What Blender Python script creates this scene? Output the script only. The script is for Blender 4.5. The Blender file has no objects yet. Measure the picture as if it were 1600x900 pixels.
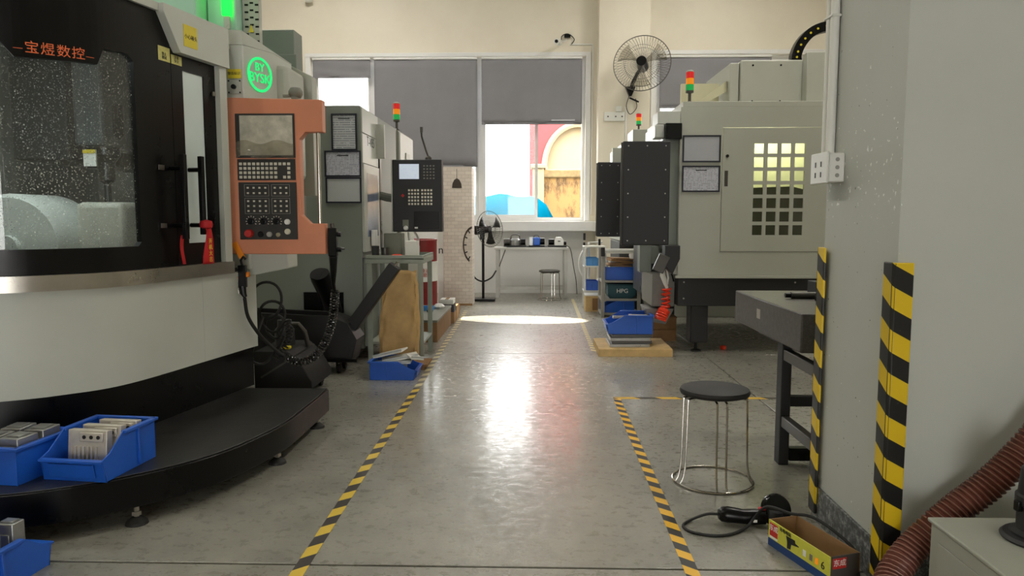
import bpy, bmesh, math, random
from mathutils import Vector, Matrix, Euler
random.seed(7)
sc = bpy.context.scene
C = bpy.context.collection
R = math.radians
PI = math.pi

# ------------------------------------------------------------------ camera
cam_d = bpy.data.cameras.new('camera')
cam = bpy.data.objects.new('camera', cam_d)
C.objects.link(cam)
cam_d.sensor_width = 36.0
cam_d.lens = 36.0 * 1160.0 / 1600.0
cam_d.clip_end = 300
cam.location = (0, 0, 1.25)
cam.rotation_euler = (R(90) - math.atan(110 / 1160), 0, math.atan(32 / 1160))
sc.camera = cam

# ------------------------------------------------------------------ world, sun, exposure
world = bpy.data.worlds.new('World')
sc.world = world
world.use_nodes = True
bgn = world.node_tree.nodes['Background']
bgn.inputs[0].default_value = (1.0, 0.985, 0.96, 1)
bgn.inputs[1].default_value = 12.0

sun_d = bpy.data.lights.new('sun', 'SUN')
sun_d.energy = 22.0
sun_d.angle = R(0.6)
sun_d.color = (1.0, 0.93, 0.80)
sun = bpy.data.objects.new('sun', sun_d)
C.objects.link(sun)
SUN_EL = R(75)
sun.rotation_euler = (0, -(R(90) - SUN_EL), 0)      # high sun, shining across the aisle and down

vs = sc.view_settings
vs.view_transform = 'Standard'
vs.look = 'None'
vs.gamma = 1.0
vs.use_curve_mapping = False
vs.exposure = 0.0
CEIL_W = 90.0          # watts of each ceiling lamp


# ------------------------------------------------------------------ materials
def L(c):
    return tuple(((x / 255) / 12.92 if x / 255 <= 0.04045 else ((x / 255 + 0.055) / 1.055) ** 2.4) for x in c) + (1,)


_m = {}


def nodes_of(name):
    m = bpy.data.materials.new(name)
    m.use_nodes = True
    nt = m.node_tree
    return m, nt, nt.nodes['Principled BSDF']


def mth(nt, op, a, b=None, clamp=False):
    n = nt.nodes.new('ShaderNodeMath')
    n.operation = op
    n.use_clamp = clamp
    for i, x in enumerate((a, b)):
        if x is None:
            continue
        if isinstance(x, (int, float)):
            n.inputs[i].default_value = x
        else:
            nt.links.new(x, n.inputs[i])
    return n.outputs[0]


def ramp(nt, fac, stops):
    n = nt.nodes.new('ShaderNodeValToRGB')
    while len(n.color_ramp.elements) < len(stops):
        n.color_ramp.elements.new(0.5)
    for e, (p, c) in zip(n.color_ramp.elements, stops):
        e.position = p
        e.color = c if len(c) == 4 else tuple(c) + (1,)
    nt.links.new(fac, n.inputs[0])
    return n.outputs[0]


def objco(nt):
    return nt.nodes.new('ShaderNodeTexCoord').outputs['Object']


def noise(nt, scale, detail=4, rough=0.6, vec=None):
    n = nt.nodes.new('ShaderNodeTexNoise')
    n.inputs['Scale'].default_value = scale
    n.inputs['Detail'].default_value = detail
    n.inputs['Roughness'].default_value = rough
    nt.links.new(vec if vec is not None else objco(nt), n.inputs['Vector'])
    return n.outputs['Fac']


def mixc(nt, fac, a, b):
    n = nt.nodes.new('ShaderNodeMix')
    n.data_type = 'RGBA'
    for i, x in ((0, fac), (6, a), (7, b)):
        if isinstance(x, (int, float, tuple)):
            n.inputs[i].default_value = x
        else:
            nt.links.new(x, n.inputs[i])
    return n.outputs[2]


def bump(nt, bs, h, strength, dist=0.01):
    b = nt.nodes.new('ShaderNodeBump')
    b.inputs['Strength'].default_value = strength
    b.inputs['Distance'].default_value = dist
    nt.links.new(h, b.inputs['Height'])
    nt.links.new(b.outputs[0], bs.inputs['Normal'])


def P(name, col, rough=0.5, metal=0.0, var=0.10, vs_=6.0, bmp=0.0, bs_=80.0, emit=0.0, coat=0.0, spec=0.5):
    """painted / plastic / metal surface with a little procedural unevenness"""
    if name in _m:
        return _m[name]
    m, nt, b = nodes_of(name)
    c = L(col)
    if var > 0:
        n = noise(nt, vs_, 5, 0.65)
        lo = tuple(x * (1 - var) for x in c[:3]) + (1,)
        hi = tuple(min(1, x * (1 + var)) for x in c[:3]) + (1,)
        nt.links.new(ramp(nt, n, [(0.3, lo), (0.7, hi)]), b.inputs['Base Color'])
        rr = mth(nt, 'MULTIPLY_ADD', n, 0.2)
        rr.node.inputs[2].default_value = max(0.02, rough - 0.1)
        nt.links.new(rr, b.inputs['Roughness'])
    else:
        b.inputs['Base Color'].default_value = c
        b.inputs['Roughness'].default_value = rough
    b.inputs['Metallic'].default_value = metal
    b.inputs['Specular IOR Level'].default_value = spec
    if coat:
        b.inputs['Coat Weight'].default_value = coat
        b.inputs['Coat Roughness'].default_value = 0.1
    if emit:
        b.inputs['Emission Color'].default_value = c
        b.inputs['Emission Strength'].default_value = emit
    if bmp:
        bump(nt, b, noise(nt, bs_, 3, 0.6), bmp, 0.002)
    _m[name] = m
    return m


def stripes(name, direction, period, duty=0.5, ca=(228, 186, 30), cb=(26, 26, 26), rough=0.45, wear=0.25):
    """hazard print: diagonal bands along a direction of the object's own coordinates"""
    m, nt, b = nodes_of(name)
    d = nt.nodes.new('ShaderNodeVectorMath')
    d.operation = 'DOT_PRODUCT'
    d.inputs[1].default_value = direction
    nt.links.new(objco(nt), d.inputs[0])
    f = mth(nt, 'FRACT', mth(nt, 'DIVIDE', d.outputs['Value'], period))
    g = mth(nt, 'LESS_THAN', f, duty)
    c = mixc(nt, g, L(ca), L(cb))
    w = mth(nt, 'GREATER_THAN', noise(nt, 14, 8, 0.75), 0.66)
    c = mixc(nt, mth(nt, 'MULTIPLY', w, wear), c, L((140, 134, 120)))
    nt.links.new(c, b.inputs['Base Color'])
    b.inputs['Roughness'].default_value = rough
    return m


def mat_floor():
    m, nt, b = nodes_of('concrete_floor')
    co = objco(nt)
    big = noise(nt, 0.9, 6, 0.6, co)
    mid = noise(nt, 5.0, 8, 0.7, co)
    fine = noise(nt, 60, 6, 0.75, co)
    mp = nt.nodes.new('ShaderNodeMapping')
    mp.inputs['Scale'].default_value = (8.0, 10.0, 1)
    nt.links.new(co, mp.inputs['Vector'])
    flake = noise(nt, 2.2, 8, 0.72, mp.outputs[0])
    a = mth(nt, 'ADD', mth(nt, 'MULTIPLY', big, 0.45), mth(nt, 'MULTIPLY', mid, 0.35))
    a = mth(nt, 'ADD', a, mth(nt, 'MULTIPLY', fine, 0.2))
    col = ramp(nt, a, [(0.36, L((112, 110, 102))), (0.5, L((140, 138, 128))), (0.64, L((163, 160, 149)))])
    pit = mth(nt, 'GREATER_THAN', noise(nt, 33, 3, 0.5, co), 0.74)
    col = mixc(nt, mth(nt, 'MULTIPLY', pit, 0.6), col, L((70, 68, 62)))
    nt.links.new(col, b.inputs['Base Color'])
    r = ramp(nt, flake, [(0.38, (0.21,) * 3), (0.52, (0.36,) * 3), (0.66, (0.58,) * 3)])
    nt.links.new(r, b.inputs['Roughness'])
    cw = ramp(nt, flake, [(0.40, (0.55,) * 3), (0.60, (0.28,) * 3)])
    nt.links.new(cw, b.inputs['Coat Weight'])
    b.inputs['Coat Roughness'].default_value = 0.17
    h = mth(nt, 'ADD', mth(nt, 'MULTIPLY', flake, 0.8), mth(nt, 'MULTIPLY', fine, 0.35))
    bump(nt, b, h, 0.22, 0.010)
    b.inputs['Specular IOR Level'].default_value = 0.55
    return m


def mat_wall(name, c, c2, specks=0.0):
    m, nt, b = nodes_of(name)
    co = objco(nt)
    col = ramp(nt, noise(nt, 0.8, 7, 0.65, co), [(0.35, L(c2)), (0.6, L(c))])
    sm = mth(nt, 'MULTIPLY', mth(nt, 'GREATER_THAN', noise(nt, 9, 8, 0.7, co), 0.70), 0.25)
    col = mixc(nt, sm, col, L(tuple(int(x * 0.8) for x in c)))
    if specks:
        sep = nt.nodes.new('ShaderNodeSeparateXYZ')
        nt.links.new(co, sep.inputs[0])
        side = mth(nt, 'LESS_THAN', sep.outputs[0], 1.19)
        gz = ramp(nt, mth(nt, 'DIVIDE', sep.outputs[2], 3.0), [(0.36, (0,) * 3), (0.45, (1,) * 3), (0.54, (0.55,) * 3), (0.66, (0.2,) * 3)])
        fl_ = mth(nt, 'GREATER_THAN', mth(nt, 'ADD', noise(nt, 38, 3, 0.55, co), mth(nt, 'MULTIPLY', gz, 0.10)), 0.735)
        col = mixc(nt, mth(nt, 'MULTIPLY', fl_, side), col, L((232, 234, 230)))
        pit = mth(nt, 'GREATER_THAN', noise(nt, 52, 2, 0.5, co), 0.75)
        col = mixc(nt, mth(nt, 'MULTIPLY', pit, side), col, L((96, 94, 88)))
    nt.links.new(col, b.inputs['Base Color'])
    b.inputs['Roughness'].default_value = 0.6
    bump(nt, b, noise(nt, 30, 6, 0.6, co), 0.08, 0.004)
    return m


def mat_granite(name, ca, cb, cc, scale=90, rough=0.3):
    m, nt, b = nodes_of(name)
    co = objco(nt)
    col = ramp(nt, noise(nt, scale, 6, 0.8, co), [(0.35, L(ca)), (0.5, L(cb)), (0.66, L(cc))])
    nt.links.new(col, b.inputs['Base Color'])
    b.inputs['Roughness'].default_value = rough
    return m


def mat_glass(name, tint=(1, 1, 1), refl=1.0, haze=0.0, hazecol=(235, 235, 235)):
    m = bpy.data.materials.new(name)
    m.use_nodes = True
    nt = m.node_tree
    nt.nodes.remove(nt.nodes['Principled BSDF'])
    out = nt.nodes['Material Output']
    t = nt.nodes.new('ShaderNodeBsdfTransparent')
    t.inputs[0].default_value = tint + (1,)
    g = nt.nodes.new('ShaderNodeBsdfGlossy')
    g.inputs['Roughness'].default_value = 0.02
    fr = nt.nodes.new('ShaderNodeFresnel')
    fr.inputs[0].default_value = 1.45
    mx = nt.nodes.new('ShaderNodeMixShader')
    nt.links.new(mth(nt, 'MULTIPLY', fr.outputs[0], refl), mx.inputs[0])
    nt.links.new(t.outputs[0], mx.inputs[1])
    nt.links.new(g.outputs[0], mx.inputs[2])
    last = mx.outputs[0]
    if haze:
        d = nt.nodes.new('ShaderNodeBsdfDiffuse')
        d.inputs[0].default_value = L(hazecol)
        tl = nt.nodes.new('ShaderNodeBsdfTranslucent')
        tl.inputs[0].default_value = L(hazecol)
        ad = nt.nodes.new('ShaderNodeMixShader')
        nt.links.new(d.outputs[0], ad.inputs[1])
        nt.links.new(tl.outputs[0], ad.inputs[2])
        m2 = nt.nodes.new('ShaderNodeMixShader')
        m2.inputs[0].default_value = haze
        nt.links.new(last, m2.inputs[1])
        nt.links.new(ad.outputs[0], m2.inputs[2])
        last = m2.outputs[0]
    nt.links.new(last, out.inputs[0])
    return m


def mat_wet_glass():
    """machine window wet with coolant: clear glass, thin film, many droplets"""
    m = bpy.data.materials.new('wet_glass')
    m.use_nodes = True
    nt = m.node_tree
    nt.nodes.remove(nt.nodes['Principled BSDF'])
    out = nt.nodes['Material Output']
    co = objco(nt)
    t = nt.nodes.new('ShaderNodeBsdfTransparent')
    t.inputs[0].default_value = (0.86, 0.90, 0.88, 1)
    g = nt.nodes.new('ShaderNodeBsdfGlossy')
    g.inputs['Roughness'].default_value = 0.05
    mx = nt.nodes.new('ShaderNodeMixShader')
    mx.inputs[0].default_value = 0.05
    nt.links.new(t.outputs[0], mx.inputs[1])
    nt.links.new(g.outputs[0], mx.inputs[2])
    d = nt.nodes.new('ShaderNodeBsdfDiffuse')
    d.inputs[0].default_value = L((205, 212, 206))
    v = nt.nodes.new('ShaderNodeTexVoronoi')
    v.inputs['Scale'].default_value = 112
    nt.links.new(co, v.inputs['Vector'])
    mask = noise(nt, 9, 6, 0.7, co)
    dots = mth(nt, 'LESS_THAN', v.outputs['Distance'], mth(nt, 'MULTIPLY', mask, 0.52))
    v2 = nt.nodes.new('ShaderNodeTexVoronoi')
    v2.inputs['Scale'].default_value = 50
    nt.links.new(co, v2.inputs['Vector'])
    dots2 = mth(nt, 'LESS_THAN', v2.outputs['Distance'], mth(nt, 'MULTIPLY', mask, 0.25))
    k = mth(nt, 'ADD', mth(nt, 'MULTIPLY', dots, 0.35), mth(nt, 'MULTIPLY', dots2, 0.85), True)
    k = mth(nt, 'ADD', k, 0.06, True)
    m2 = nt.nodes.new('ShaderNodeMixShader')
    nt.links.new(k, m2.inputs[0])
    nt.links.new(mx.outputs[0], m2.inputs[1])
    nt.links.new(d.outputs[0], m2.inputs[2])
    nt.links.new(m2.outputs[0], out.inputs[0])
    return m


def mat_paper(name, paper, ink, axis_scale=90.0, lo=0.5, amount=0.55):
    """printed sheet: broken lines of small print over paper, in object coordinates (x along the line, z up)"""
    m, nt, b = nodes_of(name)
    sep = nt.nodes.new('ShaderNodeSeparateXYZ')
    co = objco(nt)
    nt.links.new(co, sep.inputs[0])
    ln = mth(nt, 'LESS_THAN', mth(nt, 'FRACT', mth(nt, 'MULTIPLY', sep.outputs[2], axis_scale)), 0.42)
    mp = nt.nodes.new('ShaderNodeMapping')
    mp.inputs['Scale'].default_value = (60, 1, axis_scale / 2)
    nt.links.new(co, mp.inputs['Vector'])
    w = mth(nt, 'GREATER_THAN', noise(nt, 1.0, 3, 0.5, mp.outputs[0]), lo)
    k = mth(nt, 'MULTIPLY', mth(nt, 'MULTIPLY', ln, w), amount)
    nt.links.new(mixc(nt, k, L(paper), L(ink)), b.inputs['Base Color'])
    b.inputs['Roughness'].default_value = 0.35
    return m


M = {}
M['floor'] = mat_floor()
M['joint'] = P('joint_fill', (66, 64, 58), 0.8)
M['wall'] = mat_wall('beige_plaster', (226, 219, 202), (219, 211, 193))
M['pier'] = mat_wall('grey_white_plaster', (190, 193, 186), (184, 188, 181), specks=1)
M['skirt'] = mat_granite('granite_skirting', (34, 36, 36), (88, 91, 92), (178, 180, 178), 34, 0.3)
M['granite'] = mat_granite('black_granite', (52, 50, 47), (66, 63, 60), (84, 80, 76), 40, 0.4)
M['white'] = P('white_enamel', (194, 197, 188), 0.38, vs_=2.0, var=0.04)
M['mgrey'] = P('light_machine_enamel', (178, 180, 169), 0.42, vs_=1.5, var=0.05)
M['g2'] = P('grey_green_enamel', (128, 134, 126), 0.5, vs_=1.5, var=0.05)
M['g3'] = P('olive_grey_enamel', (120, 122, 110), 0.5, vs_=1.5, var=0.05)
M['mint'] = P('mint_green', (176, 222, 198), 0.4, var=0.03)  # mint green tone of the covers above the hood
M['black'] = P('black_enamel', (9, 9, 10), 0.3, var=0.15, spec=0.25)
M['cartblk'] = P('cart_black', (22, 22, 23), 0.5, var=0.2)
M['blackm'] = P('black_matt_sheet', (34, 34, 37), 0.55, var=0.1)
M['tread'] = P('dark_tread_plate', (40, 39, 38), 0.38, var=0.4, vs_=12, bmp=0.4, bs_=50)
M['rubber'] = P('black_rubber', (24, 23, 22), 0.65)
M['steel'] = P('brushed_steel', (176, 172, 164), 0.3, 1.0, vs_=4, var=0.12)
M['chrome'] = P('chrome_wire', (190, 186, 178), 0.18, 1.0, var=0.05)
M['darksteel'] = P('dark_steel', (84, 82, 78), 0.4, 0.7)
M['alu'] = P('cast_aluminium', (206, 200, 188), 0.38, 0.45, vs_=18, var=0.12)
M['alud'] = P('milled_aluminium_grey', (156, 157, 156), 0.3, 0.7, vs_=14, var=0.15)
M['orange'] = P('copper_orange_enamel', (214, 138, 104), 0.42, vs_=5, var=0.07)
M['frame_w'] = P('white_window_frame', (222, 222, 220), 0.4, var=0.03)
M['blue'] = P('blue_plastic', (30, 92, 196), 0.35, vs_=7, var=0.08)
M['bluel'] = P('light_blue_plastic', (74, 150, 218), 0.35, var=0.06)
M['teal'] = P('dark_teal_plastic', (24, 70, 80), 0.45)
M['kraft'] = P('kraft_paper', (192, 158, 104), 0.7, vs_=9, var=0.14, bmp=0.5, bs_=18)
M['card'] = P('brown_cardboard', (150, 116, 78), 0.8, vs_=8, var=0.12)
M['wood'] = P('pale_pallet_wood', (204, 172, 118), 0.7, vs_=10, var=0.18, bmp=0.3, bs_=40)
M['woodd'] = P('brown_crate_wood', (140, 104, 66), 0.75, vs_=9, var=0.2, bmp=0.3, bs_=40)
M['red'] = P('red_lens', (206, 34, 34), 0.25, var=0, emit=0.35)
M['amber'] = P('amber_lens', (236, 140, 26), 0.25, var=0, emit=0.35)
M['green'] = P('green_lens', (24, 160, 76), 0.25, var=0, emit=0.35)
M['led'] = P('green_led', (20, 250, 70), 0.4, var=0, emit=1.6)
M['ledlogo'] = P('green_logo_light', (24, 236, 128), 0.4, var=0, emit=0.7)
M['redp'] = P('red_paint', (128, 22, 26), 0.4, var=0.1)
M['redr'] = P('red_ribbon', (190, 22, 30), 0.6)
M['redhose'] = P('red_plastic_hose', (226, 58, 26), 0.35)
M['yellow'] = P('yellow_label', (222, 202, 40), 0.5, var=0.08)
M['ylab'] = P('pale_yellow_label', (206, 200, 120), 0.5, var=0.15, vs_=40)
M['orangetext'] = P('orange_print', (240, 118, 66), 0.5, var=0)
M['orangepl'] = P('orange_plastic', (238, 138, 24), 0.4)
M['inkblack'] = P('black_print', (20, 20, 20), 0.5, var=0)
M['inkwhite'] = P('white_print', (232, 232, 228), 0.5, var=0)
M['inkred'] = P('red_print', (196, 44, 40), 0.5, var=0)
M['inkyel'] = P('yellow_print', (238, 206, 60), 0.5, var=0)
M['keyw'] = P('ivory_keys', (218, 214, 196), 0.4, var=0)
M['panelblk'] = P('control_panel_black', (44, 42, 40), 0.4, var=0.06)
M['hose'] = P('brown_hose', (104, 56, 44), 0.45, var=0.2, vs_=14)
M['screen'] = P('grey_screen_film', (196, 192, 176), 0.14, vs_=14, var=0.25)
M['blind'] = P('grey_blind_cloth', (130, 129, 134), 0.8, vs_=2.5, var=0.05)
M['pvc'] = P('white_pvc', (226, 226, 220), 0.4, var=0.03)
M['slate'] = P('grey_cabinet_paint', (160, 162, 150), 0.4, vs_=3, var=0.08)
M['greenshelf'] = P('pale_green_bench_paint', (150, 158, 146), 0.45, vs_=5, var=0.08)
M['benchgrey'] = P('pale_bench_paint', (196, 195, 190), 0.45)
M['rackgrey'] = P('grey_rack_paint', (150, 148, 142), 0.5)
M['glass'] = mat_glass('clear_glass', (0.97, 0.98, 0.98), 0.8)
M['glasshaze'] = mat_glass('hazy_window_glass', (0.95, 0.97, 0.97), 0.8, 0.30)  # white haze mixed into the glass imitates the overexposed sky
M['glassthin'] = mat_glass('thin_haze_glass', (0.97, 0.98, 0.98), 0.8, 0.05)  # thinner white haze put into the glass, washes out the yard
M['wet'] = mat_wet_glass()
M['frost'] = P('frosted_white_glass', (214, 228, 226), 0.18, var=0.02)
M['paper'] = mat_paper('printed_paper', (196, 200, 204), (60, 64, 72), 52, 0.42)
M['paperb'] = mat_paper('small_print_paper', (194, 196, 206), (74, 76, 90), 70, 0.5)
M['blankpaper'] = P('blank_sheet', (184, 188, 188), 0.35, var=0.03)
M['papergrey'] = P('plain_grey_sheet', (176, 178, 184), 0.35, var=0.03)
M['navy'] = P('dark_navy_frame', (28, 28, 44), 0.4)
M['tarp'] = P('blue_tarpaulin', (2, 66, 86), 0.7, vs_=3, var=0.15, spec=0.0)
M['ext_red'] = P('red_render', (146, 70, 72), 0.8, var=0.04, spec=0.0)
M['ext_cream'] = P('cream_render', (150, 138, 112), 0.8, vs_=2, var=0.06, spec=0.0)
M['ground'] = P('yard_concrete', (110, 107, 100), 0.85)
M['ceiling'] = P('white_ceiling', (214, 214, 208), 0.8, var=0.03)


def mat_stained():
    m, nt, b = nodes_of('stained_yellow_render')
    co = objco(nt)
    mp = nt.nodes.new('ShaderNodeMapping')
    mp.inputs['Scale'].default_value = (2.2, 1, 0.8)
    nt.links.new(co, mp.inputs['Vector'])
    k = ramp(nt, noise(nt, 1.6, 8, 0.75, mp.outputs[0]), [(0.50, (0,) * 3), (0.62, (1,) * 3)])
    nt.links.new(mixc(nt, k, L((142, 110, 66)), L((76, 58, 36))), b.inputs['Base Color'])
    b.inputs['Roughness'].default_value = 0.85
    return m


M['ext_yellow'] = mat_stained()


# ------------------------------------------------------------------ mesh builder
class MB:
    def __init__(s):
        s.v = []
        s.f = []

    def add(s, vs_, fs):
        o = len(s.v)
        s.v += [tuple(p) for p in vs_]
        s.f += [tuple(i + o for i in f) for f in fs]
        return s

    def box(s, x0, x1, y0, y1, z0, z1, M_=None):
        v = [Vector((x, y, z)) for x in (x0, x1) for y in (y0, y1) for z in (z0, z1)]
        if M_ is not None:
            v = [M_ @ p for p in v]
        return s.add(v, [(0, 1, 3, 2), (4, 6, 7, 5), (0, 4, 5, 1), (2, 3, 7, 6), (0, 2, 6, 4), (1, 5, 7, 3)])

    def prism(s, poly, plane, a, b, M_=None):
        n = len(poly)
        idx = {'xy': lambda p, t: (p[0], p[1], t), 'xz': lambda p, t: (p[0], t, p[1]), 'yz': lambda p, t: (t, p[0], p[1])}[plane]
        v = [Vector(idx(p, a)) for p in poly] + [Vector(idx(p, b)) for p in poly]
        if M_ is not None:
            v = [M_ @ p for p in v]
        return s.add(v, [tuple(range(n)), tuple(range(2 * n - 1, n - 1, -1))] + [(i, (i + 1) % n, n + (i + 1) % n, n + i) for i in range(n)])

    def cyl(s, p0, p1, r0, r1=None, n=16, cap=True):
        r1 = r0 if r1 is None else r1
        p0, p1 = Vector(p0), Vector(p1)
        q = (p1 - p0).to_track_quat('Z', 'Y')
        v = []
        for p, r in ((p0, r0), (p1, r1)):
            for i in range(n):
                a = 2 * PI * i / n
                v.append(p + q @ Vector((r * math.cos(a), r * math.sin(a), 0)))
        f = [(i, (i + 1) % n, n + (i + 1) % n, n + i) for i in range(n)]
        if cap:
            f += [tuple(range(n - 1, -1, -1)), tuple(range(n, 2 * n))]
        return s.add(v, f)

    def tube(s, pts, r, n=8, closed=False, cap=True):
        pts = [Vector(p) for p in pts]
        m = len(pts)
        rs = r if isinstance(r, (list, tuple)) else [r] * m
        v = []
        up = None
        for i, p in enumerate(pts):
            if closed:
                t = pts[(i + 1) % m] - pts[i - 1]
            else:
                t = pts[min(i + 1, m - 1)] - pts[max(i - 1, 0)]
            t.normalize()
            if up is None:
                up = Vector((0, 0, 1)) if abs(t.z) < 0.9 else Vector((1, 0, 0))
            x = up.cross(t)
            if x.length < 1e-6:
                x = t.orthogonal()
            x.normalize()
            y = t.cross(x)
            up = y
            for k in range(n):
                a = 2 * PI * k / n
                v.append(p + x * rs[i] * math.cos(a) + y * rs[i] * math.sin(a))
        f = []
        for i in range(m if closed else m - 1):
            j = (i + 1) % m
            for k in range(n):
                f.append((i * n + k, i * n + (k + 1) % n, j * n + (k + 1) % n, j * n + k))
        if not closed and cap:
            f += [tuple(range(n - 1, -1, -1)), tuple((m - 1) * n + k for k in range(n))]
        return s.add(v, f)

    def lathe(s, prof, n=24, c=(0, 0, 0), M_=None):
        v = []
        for r, z in prof:
            for i in range(n):
                a = 2 * PI * i / n
                p = Vector((r * math.cos(a), r * math.sin(a), z))
                p = (M_ @ p) if M_ is not None else p
                v.append(p + Vector(c))
        m = len(prof)
        f = [(j * n + i, j * n + (i + 1) % n, (j + 1) * n + (i + 1) % n, (j + 1) * n + i) for j in range(m - 1) for i in range(n)]
        if prof[0][0] > 1e-6:
            f.append(tuple(range(n - 1, -1, -1)))
        if prof[-1][0] > 1e-6:
            f.append(tuple((m - 1) * n + i for i in range(n)))
        return s.add(v, f)

    def grid(s, fn, nu, nv):
        v = [fn(i / nu, j / nv) for i in range(nu + 1) for j in range(nv + 1)]
        return s.add(v, [(i * (nv + 1) + j, (i + 1) * (nv + 1) + j, (i + 1) * (nv + 1) + j + 1, i * (nv + 1) + j + 1) for i in range(nu) for j in range(nv)])

    def mesh(s, name, inv=None):
        me = bpy.data.meshes.new(name)
        v = s.v if inv is None else [tuple(inv @ Vector(p)) for p in s.v]
        me.from_pydata(v, [], s.f)
        bm = bmesh.new()
        bm.from_mesh(me)
        bmesh.ops.remove_doubles(bm, verts=bm.verts, dist=1e-6)
        bmesh.ops.recalc_face_normals(bm, faces=bm.faces)
        bm.to_mesh(me)
        bm.free()
        return me

    def build(s, name, mat, parent=None, bevel=0.0, smooth=True, solid=0.0, seg=2):
        root = parent
        while root is not None and root.parent is not None:
            root = root.parent
        inv = None
        if root is not None:
            inv = Matrix.LocRotScale(root.location, root.rotation_euler, None).inverted()
        me = s.mesh(name, inv)
        if smooth:
            for p in me.polygons:
                p.use_smooth = True
            me.set_sharp_from_angle(angle=R(35))
        me.materials.append(mat)
        o = bpy.data.objects.new(name, me)
        C.objects.link(o)
        if parent is not None:
            o.parent = parent
        if solid:
            md = o.modifiers.new('solid', 'SOLIDIFY')
            md.thickness = solid
            md.offset = 0
        if bevel:
            md = o.modifiers.new('bevel', 'BEVEL')
            md.width = bevel
            md.segments = seg
            md.limit_method = 'ANGLE'
            md.angle_limit = R(40)
        return o


def tag(o, label, cat, group=None):
    o['label'] = label
    o['category'] = cat
    if group:
        o['group'] = group
    return o


def thing(name, label, cat, loc=(0, 0, 0), rz=0.0, group=None):
    o = bpy.data.objects.new(name, None)
    o.empty_display_size = 0.1
    o.location = loc
    o.rotation_euler = (0, 0, rz)
    C.objects.link(o)
    return tag(o, label, cat, group)


def struct(o):
    o['kind'] = 'structure'
    return o


def stuff(o):
    o['kind'] = 'stuff'
    return o


def copy_tree(o, parent=None):
    c = o.copy()
    C.objects.link(c)
    c.parent = parent
    for ch in list(o.children):
        copy_tree(ch, c)
    return c


def bx(name, mat, parent, x0, x1, y0, y1, z0, z1, bevel=0.0, M_=None):
    return MB().box(x0, x1, y0, y1, z0, z1, M_).build(name, mat, parent, bevel)


def text(name, body, size, mat, parent, mw, align='CENTER', extrude=0.0006, sx=1.0):
    """flat lettering: glyphs in local XY, mapped to the world by mw"""
    cu = bpy.data.curves.new(name, 'FONT')
    cu.body = body
    cu.size = size
    cu.align_x = align
    cu.align_y = 'CENTER'
    cu.extrude = extrude
    cu.resolution_u = 3
    t = bpy.data.objects.new(name, cu)
    C.objects.link(t)
    bpy.context.view_layer.update()
    me = bpy.data.meshes.new_from_object(t.evaluated_get(bpy.context.evaluated_depsgraph_get()))
    bpy.data.objects.remove(t)
    root = parent
    while root is not None and root.parent is not None:
        root = root.parent
    inv = Matrix.LocRotScale(root.location, root.rotation_euler, None).inverted() if root is not None else Matrix()
    me.transform(inv @ mw @ Matrix.Diagonal((sx, 1, 1, 1)))
    me.name = name
    me.materials.clear()
    me.materials.append(mat)
    o = bpy.data.objects.new(name, me)
    C.objects.link(o)
    o.parent = parent
    return o


def facing(p, right, up=(0, 0, 1)):
    """matrix that maps glyph X to `right`, glyph Y to `up`, at p"""
    r = Vector(right).normalized()
    u = Vector(up)
    u = (u - r * u.dot(r)).normalized()
    n = r.cross(u)
    m = Matrix((r, u, n)).transposed().to_4x4()
    m.translation = Vector(p)
    return m


def spline(pts, k=8):
    """Catmull-Rom through pts (tuples of any dimension)"""
    pts = [Vector(p) for p in pts]
    out = []
    for i in range(len(pts) - 1):
        p0 = pts[i - 1] if i > 0 else pts[0] * 2 - pts[1]
        p1, p2 = pts[i], pts[i + 1]
        p3 = pts[i + 2] if i + 2 < len(pts) else pts[-1] * 2 - pts[-2]
        for j in range(k):
            t = j / k
            out.append(0.5 * ((2 * p1) + (p2 - p0) * t + (2 * p0 - 5 * p1 + 4 * p2 - p3) * t * t + (3 * p1 - p0 - 3 * p2 + p3) * t ** 3))
    out.append(pts[-1])
    return out


# ================================================================== SETTING
# floor: base and poured slabs with recessed joints
floor = struct(MB().box(-6.2, 5.7, -5.2, 12.5, -0.2, -0.012).build('floor', M['joint']))
xs = [-6.2, -2.95, 1.568, 5.7]
ys = [-5.2, -1.6, 2.56, 6.77, 10.95, 12.28]
for i in range(3):
    for j in range(5):
        g = 0.006
        bx('slab', M['floor'], floor, xs[i] + g, xs[i + 1] - g, ys[j] + g, ys[j + 1] - g, -0.05, 0.0, 0.003)

WY = 12.28          # inner face of the back wall
# back wall with two window openings, x: -3.62..0.85 and 1.98..4.6, z 1.20..3.86
wb = MB()
for (a, b, c, d) in [(-6.2, -3.62, 0, 6.2), (0.85, 1.98, 0, 6.2), (4.6, 5.7, 0, 6.2), (-3.62, 0.85, 3.84, 6.2), (1.98, 4.6, 3.86, 6.2)]:
    wb.box(a, b, WY, WY + 0.24, c, d)
struct(wb.build('wall_back', M['wall'], smooth=False))
wd = MB()
for (a, b) in ((-3.62, 0.85), (1.98, 4.6)):
    wd.box(a, b, WY, WY + 0.24, 0, 1.20)
struct(wd.build('wall_back_lower', mat_wall('pale_grey_plaster', (224, 223, 220), (214, 213, 210)), smooth=False))
struct(bx('wall_left', M['wall'], None, -6.4, -6.2, -5.2, 12.5, 0, 6.2))
struct(bx('wall_right', M['wall'], None, 5.7, 5.9, -5.2, 12.5, 0, 6.2))
wf = MB()
for (a, b, c, d) in [(-6.2, -1.0, 0, 6.2), (1.0, 5.7, 0, 6.2), (-1.0, 1.0, 2.1, 6.2)]:
    wf.box(a, b, -5.4, -5.2, c, d)
struct(wf.build('wall_front', M['wall'], smooth=False))

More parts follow.
